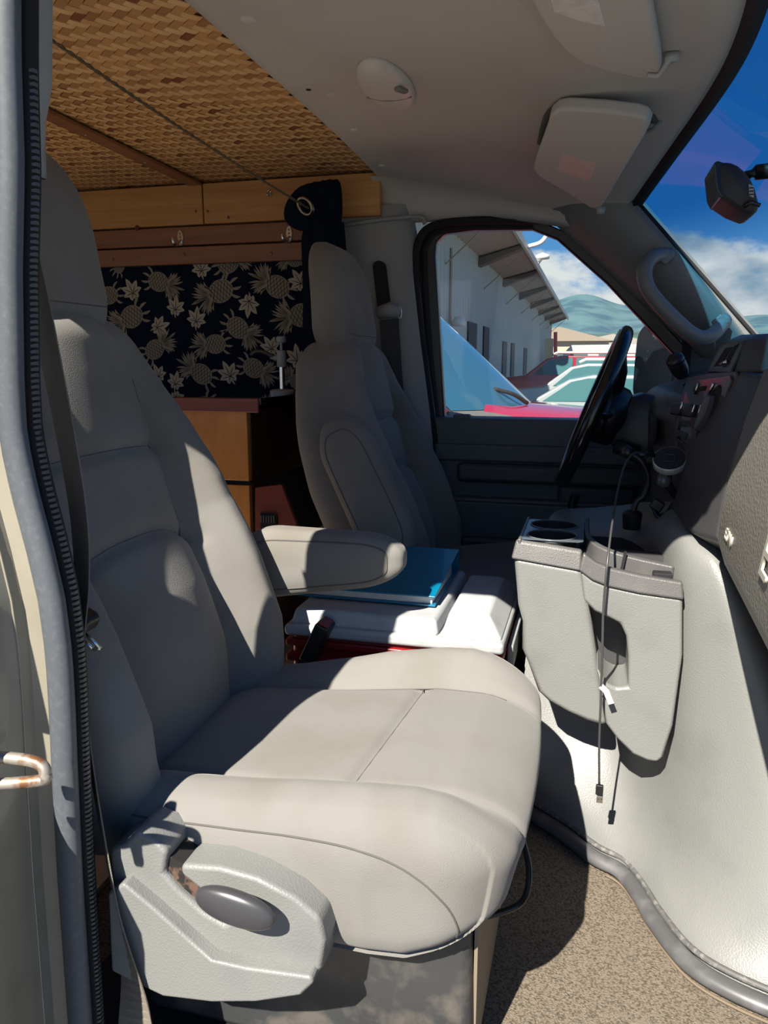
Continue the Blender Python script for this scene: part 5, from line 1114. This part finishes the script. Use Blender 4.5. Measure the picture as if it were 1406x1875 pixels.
for i, (x, w, h, c) in enumerate(((1022, 9, 3.4, (.42, .36, .28)), (1120, 12, 3.0, (.5, .48, .44)))):
    p = at(x, 655, Y=75+9*i); t = thing('far_building', (p.x, 75+9*i, GZ), ('low brown gabled building right behind the red post', 'pale gabled building behind the motorhome')[i], 'building')
    m = MB(); m.box((p.x, 75+9*i+3, GZ+h/2), (w, 6, h)); m.build('walls', mat('far_wall_%d' % i, c, .8), t)
    m = MB(); y = 75+9*i; m.prism([(-w/2-.4, h), (0, h+1.3), (w/2+.4, h)], lambda a, b, d: (p.x+a, d, GZ+b), y-.5, y+6.5); m.build('roof', mat('far_roof_%d' % i, (c[0]*.6, c[1]*.55, c[2]*.55), .8), t)
    for k in range(3):
        m = MB(); m.box((p.x-w/3+k*w/3, y-.02, GZ+h*.5), (1.2, .1, 1.1)); m.build('window', MATS['car_glass'], t)

# door mirror of our own van
dm = thing('door_mirror', at(1205, 735, Y=2.5), 'dark door mirror outside the driver window, its glass flecked with white spots', 'mirror')
cM = at(1203, 668, Y=2.52); nM = Vector((-.42, -.90, .06)).normalized(); sM = Vector((0, 0, 1)).cross(nM).normalized(); uM = nM.cross(sM)
P, F, U = rbox((.030, .068, .128), (.028, .045, .06), (6, 14, 20)); V = [cM + nM*p[0] + sM*p[1] + uM*p[2] for p in P]
np_obj('housing', V, F, mat('mirror_housing', (.035, .04, .042), .45), dm)
m = MB(); pts = [(.058*math.copysign(abs(math.cos(t))**.45, math.cos(t)), .115*math.copysign(abs(math.sin(t))**.55, math.sin(t))) for t in np.linspace(0, 2*math.pi, 37)[:-1]]
m.prism(pts, lambda a, b, d: cM + nM*(.029+d) + sM*a + uM*b, 0, .003); gM = m.build('mirror_glass', mat('mirror_dark', (.06, .065, .065), .25, spec=.6), dm)
for x, y in ((1199, 621), (1186, 643), (1184, 657)):
    c = plane_at(x, y, cM+nM*.0325, nM); m = MB(); m.lathe([(0, 0), (.0022, 0), (0, .001)], c, nM, 8); m.build('white_spot', mat('spot_white', (.7, .7, .7), .6), gM)
m = MB(); m.tube([cM+sM*.03-uM*.10, at(1260, 735, Y=2.33)], .022, 8); m.build('mirror_arm', BLACK, dm, smooth=True)
# ================================================================== things on the headliner
def ceil_poly(name, px, mm, off0, off1, par=None, bevel=.006, seg=3, plane=None):
    """flat panel under the headliner; returns the object and its plane"""
    if plane is None:
        P = [on_ceiling(x, y, off1) for x, y in px]; A = np.array([[p.x, p.y, 1] for p in P]); a, b, c = np.linalg.lstsq(A, np.array([p.z for p in P]), rcond=None)[0]
        n = Vector((a, b, -1)).normalized(); P0 = Vector((P[0].x, P[0].y, a*P[0].x+b*P[0].y+c))
    else: P0, n = plane; P0 = P0 + n*(off1-off0)
    Q = [plane_at(x, y, P0, n) for x, y in px]; m = MB(); k = len(Q); th = off1-off0
    m.add([q-n*th for q in Q]+Q, [tuple(range(k)), tuple(range(k, 2*k))[::-1]]+[(i, (i+1) % k, k+(i+1) % k, k+i) for i in range(k)])
    return m.build(name, mm, par, bevel=bevel, seg=seg), (P0, n)
VIS = mat('visor_cloth', (.60, .57, .54), .9, bump=('noise', 800, .12), spec=.1); LAB = mat('visor_label', (.80, .78, .76), .7, var=((.66, .64, .62), 60, .4, .7)); LABP = mat('visor_label_pink', (.80, .58, .55), .7, var=((.70, .52, .48), 60, .4, .7))
def smooth_poly(px, n=4):
    out = []; k = len(px)
    for i in range(k):
        a, b, c, d = [np.array(px[(i+j) % k], float) for j in (-1, 0, 1, 2)]
        for t in np.linspace(0, 1, n, endpoint=False): out.append(tuple(.5*((2*b)+(c-a)*t+(2*a-5*b+4*c-d)*t*t+(3*b-a-3*c+d)*t**3)))
    return out
v2 = thing('sun_visor', on_ceiling(1090, 290, .02), 'grey driver sun visor with a small pinkish label, folded against the headliner', 'sun visor')
_, pl2 = ceil_poly('visor_flap', [(1002, 232), (1006, 214), (1018, 203), (1035, 200), (1100, 204), (1165, 212), (1184, 218), (1190, 228), (1180, 250), (1103, 378), (1095, 384), (1080, 382), (1030, 350), (985, 325), (976, 312), (978, 300)], VIS, .0, .026, v2, .008)
ceil_poly('warning_label', [(1030, 282), (1092, 300), (1078, 332), (1020, 312)], LABP, .0, .0008, v2, 0, 3, pl2)
m = MB(); c = on_ceiling(1186, 240, .016); m.tube(spline([c+Vector((-.02, 0, -.004)), c, c+Vector((.012, -.012, .002)), c+Vector((.022, -.008, .016))], 5), .0045, 8); m.build('clip', GREYM, v2, smooth=True)
m = MB(); c = on_ceiling(1100, 380, .02); m.lathe([(0, 0), (.010, 0), (.008, -.012), (0, -.014)], c, (0, 0, 1), 12); m.build('pivot', GREYM, v2, smooth=True)
rec = smooth_poly([(996, 218), (1010, 192), (1100, 192), (1170, 200), (1200, 214), (1195, 232), (1100, 215), (1015, 212), (1000, 240)], 3)
m = MB(); pth = spline([on_ceiling(*q, .003) for q in ((990, 262), (998, 225), (1010, 202), (1036, 192), (1100, 195), (1160, 203), (1190, 212), (1198, 222))], 6); m.tube(pth, .008, 8, flat=.6); m.build('recess_shade_line', mat('recess_shade', (.10, .098, .095), .9), v2, smooth=True)  # dark tube stands in for the shade along the visor recess
v1 = thing('sun_visor', on_ceiling(1110, 60, .02), 'grey passenger sun visor with a whitish label at the top edge of the view', 'sun visor')
def beyond(px): return px
_, pl1 = ceil_poly('visor_flap', [(950, -60), (965, -10), (985, 30), (1010, 70), (1035, 98), (1065, 118), (1110, 132), (1160, 143), (1203, 150), (1212, 140), (1208, 100), (1190, 0), (1180, -60)], VIS, .0, .020, v1, .008)
ceil_poly('warning_label', [(1000, -30), (1085, -40), (1108, 48), (1060, 38), (1015, 22)], LAB, .0, .0008, v1, 0, 3, pl1)
m = MB(); c = on_ceiling(1212, 128, .018); m.tube(spline([c+Vector((-.022, .004, -.004)), c+Vector((-.006, .006, -.006)), c+Vector((.002, -.008, 0)), c+Vector((.006, -.02, .004)), c+Vector((.016, -.022, .012))], 5), .004, 8); m.box(c+Vector((.012, -.022, .010)), (.02, .014, .012)); m.build('clip', mat('clip_pale', (.5, .5, .49), .4), v1, smooth=True)
# dome light
dl = thing('dome_light', on_ceiling(706, 150, .01), 'oval grey courtesy lamp in the middle of the headliner', 'dome light')
ov_ = [(707+(62*math.cos(a))*.80-36*math.sin(a)*.55*-1*0 + 14*math.sin(a), 151+(34*math.sin(a))+30*math.cos(a)) for a in np.linspace(0, 2*math.pi, 33)[:-1]]
def ell(cx, cy, k): return [(cx + k*(46*math.cos(a) - 34*math.sin(a)*.55), cy + k*(32*math.cos(a) + 34*math.sin(a)*.80)) for a in np.linspace(0, 2*math.pi, 33)[:-1]]
rings = []
for k, o in ((1.10, -.001), (1.08, .006), (.98, .013), (.80, .018), (.4, .021)): rings.append([on_ceiling(x, y, 0)+Vector((0, 0, -o)) for x, y in ell(706, 150, k)])
m = MB(); m.loft(rings); m.build('lens', mat('dome_lens', (.66, .62, .57), .4), dl, smooth=True)
m = MB(); a, b = ell(706, 150, .98)[29], ell(706, 150, .98)[10]; pts = [on_ceiling(a[0]+(b[0]-a[0])*t, a[1]+(b[1]-a[1])*t, .0)+Vector((0, 0, -.015-.006*math.sin(math.pi*t))) for t in np.linspace(0, 1, 12)]; m.tube(pts, .0018, 6); m.build('divider', mat('dome_dark', (.25, .22, .19), .5), dl, smooth=True)
m = MB(); m.box(on_ceiling(735, 165, .022), (.026, .014, .008), rot('Z', 60)); m.build('switch', mat('dome_switch', (.20, .19, .18), .5), dl, bevel=.003)
for (x, y), lab in (((455, 36), 'round grey headliner button near the top of the view'), ((650, 238), 'round grey headliner button below the courtesy lamp'), ((700, 303), 'round grey headliner button close to the pine board'), ((606, 173), 'faint square patch on the headliner left of the courtesy lamp')):
    c = on_ceiling(x, y, 0); m = MB(); r = .014 if x == 455 else .011
    if x == 606: m.box(c, (.02, .014, .002)); o = m.build('headliner_patch', VIS, bevel=.0008); tag(o, lab, 'patch'); continue
    m.lathe([(0, -.003), (r*.7, -.003), (r, -.0005), (r, .001), (0, .001)], c, (0, 0, 1), 20); o = m.build('headliner_button', VIS, smooth=True); tag(o, lab, 'button', 'headliner buttons')
c = on_ceiling(565, 164, 0); m = MB(); m.lathe([(0, -.001), (.005, -.001), (.0055, .001), (0, .001)], c, (0, 0, 1), 12); tag(m.build('screw_hole', BLACKM), 'small black screw hole in the headliner', 'hole')
# rear-view mirror
rm = thing('rear_view_mirror', at(1350, 390, Y=1.42), 'dark rear-view mirror on an arm against the windscreen', 'mirror')
M0 = at(1352, 341, Y=1.42)
outl = [(1312, 297), (1322, 293), (1338, 294), (1352, 300), (1366, 312), (1376, 325), (1385, 345), (1391, 368), (1391, 382), (1384, 389), (1376, 391), (1350, 381), (1321, 362), (1315, 345)]
P = [at(*q, Y=1.36) for q in outl]
m = MB(); cen = sum(P, Vector())/len(P); rings = []
for d, k in ((0, .80), (.008, .95), (.02, 1.0), (.06, 1.0), (.10, .98), (.12, .85)): rings.append([Vector((cen.x+(p.x-cen.x)*k, p.y+d, cen.z+(p.z-cen.z)*k)) for p in P])
m.loft(rings); m.build('housing', mat('mirror_case', (.025, .028, .035), .6), rm, smooth=True, angle=60)
fp = [(1309, 298), (1316, 293), (1328, 297), (1333, 330), (1330, 360), (1322, 363), (1314, 346)]
m = MB(); Q = [at(*q, Y=1.362) for q in fp]; m.prism([(p.x, p.z) for p in Q], lambda a, b, d: (a-.002, d, b), 1.363, 1.47); m.build('mirror_glass', mat('mirror_front', (.02, .025, .035), .12), rm, bevel=.003)
m = MB(); m.tube([at(1366, 322, Y=1.44), at(1376, 318, Y=1.44), at(1384, 316, Y=1.44)], [.008, .006, .011], 10); m.tube([at(1383, 316, Y=1.44), at(1420, 311, Y=1.44), at(1450, 306, Y=1.44)], [.012, .0125, .012], 12); m.build('arm', BLACK, rm, smooth=True)
Q = [at(*q, Y=1.353) for q in ((1371, 337), (1380, 341), (1380, 362), (1372, 358))]; m = MB(); m.prism([(p.x, p.z) for p in Q], lambda a, b, d: (a, d, b), 1.353, 1.356); lb = m.build('sticker', mat('sticker_white', (.35, .38, .42), .6), rm)
for k in range(3):
    m = MB(); m.box(at(1375.5, 344+6*k, Y=1.3525), (.006, .0006, .0018)); m.build('print_line', BLACKM, lb)
m = MB(); m.tube([at(1362, 378, Y=1.36), at(1375, 370, Y=1.352), at(1391, 376, Y=1.355)], .0035, 8); m.build('dip_lever', BLACK, rm, smooth=True)
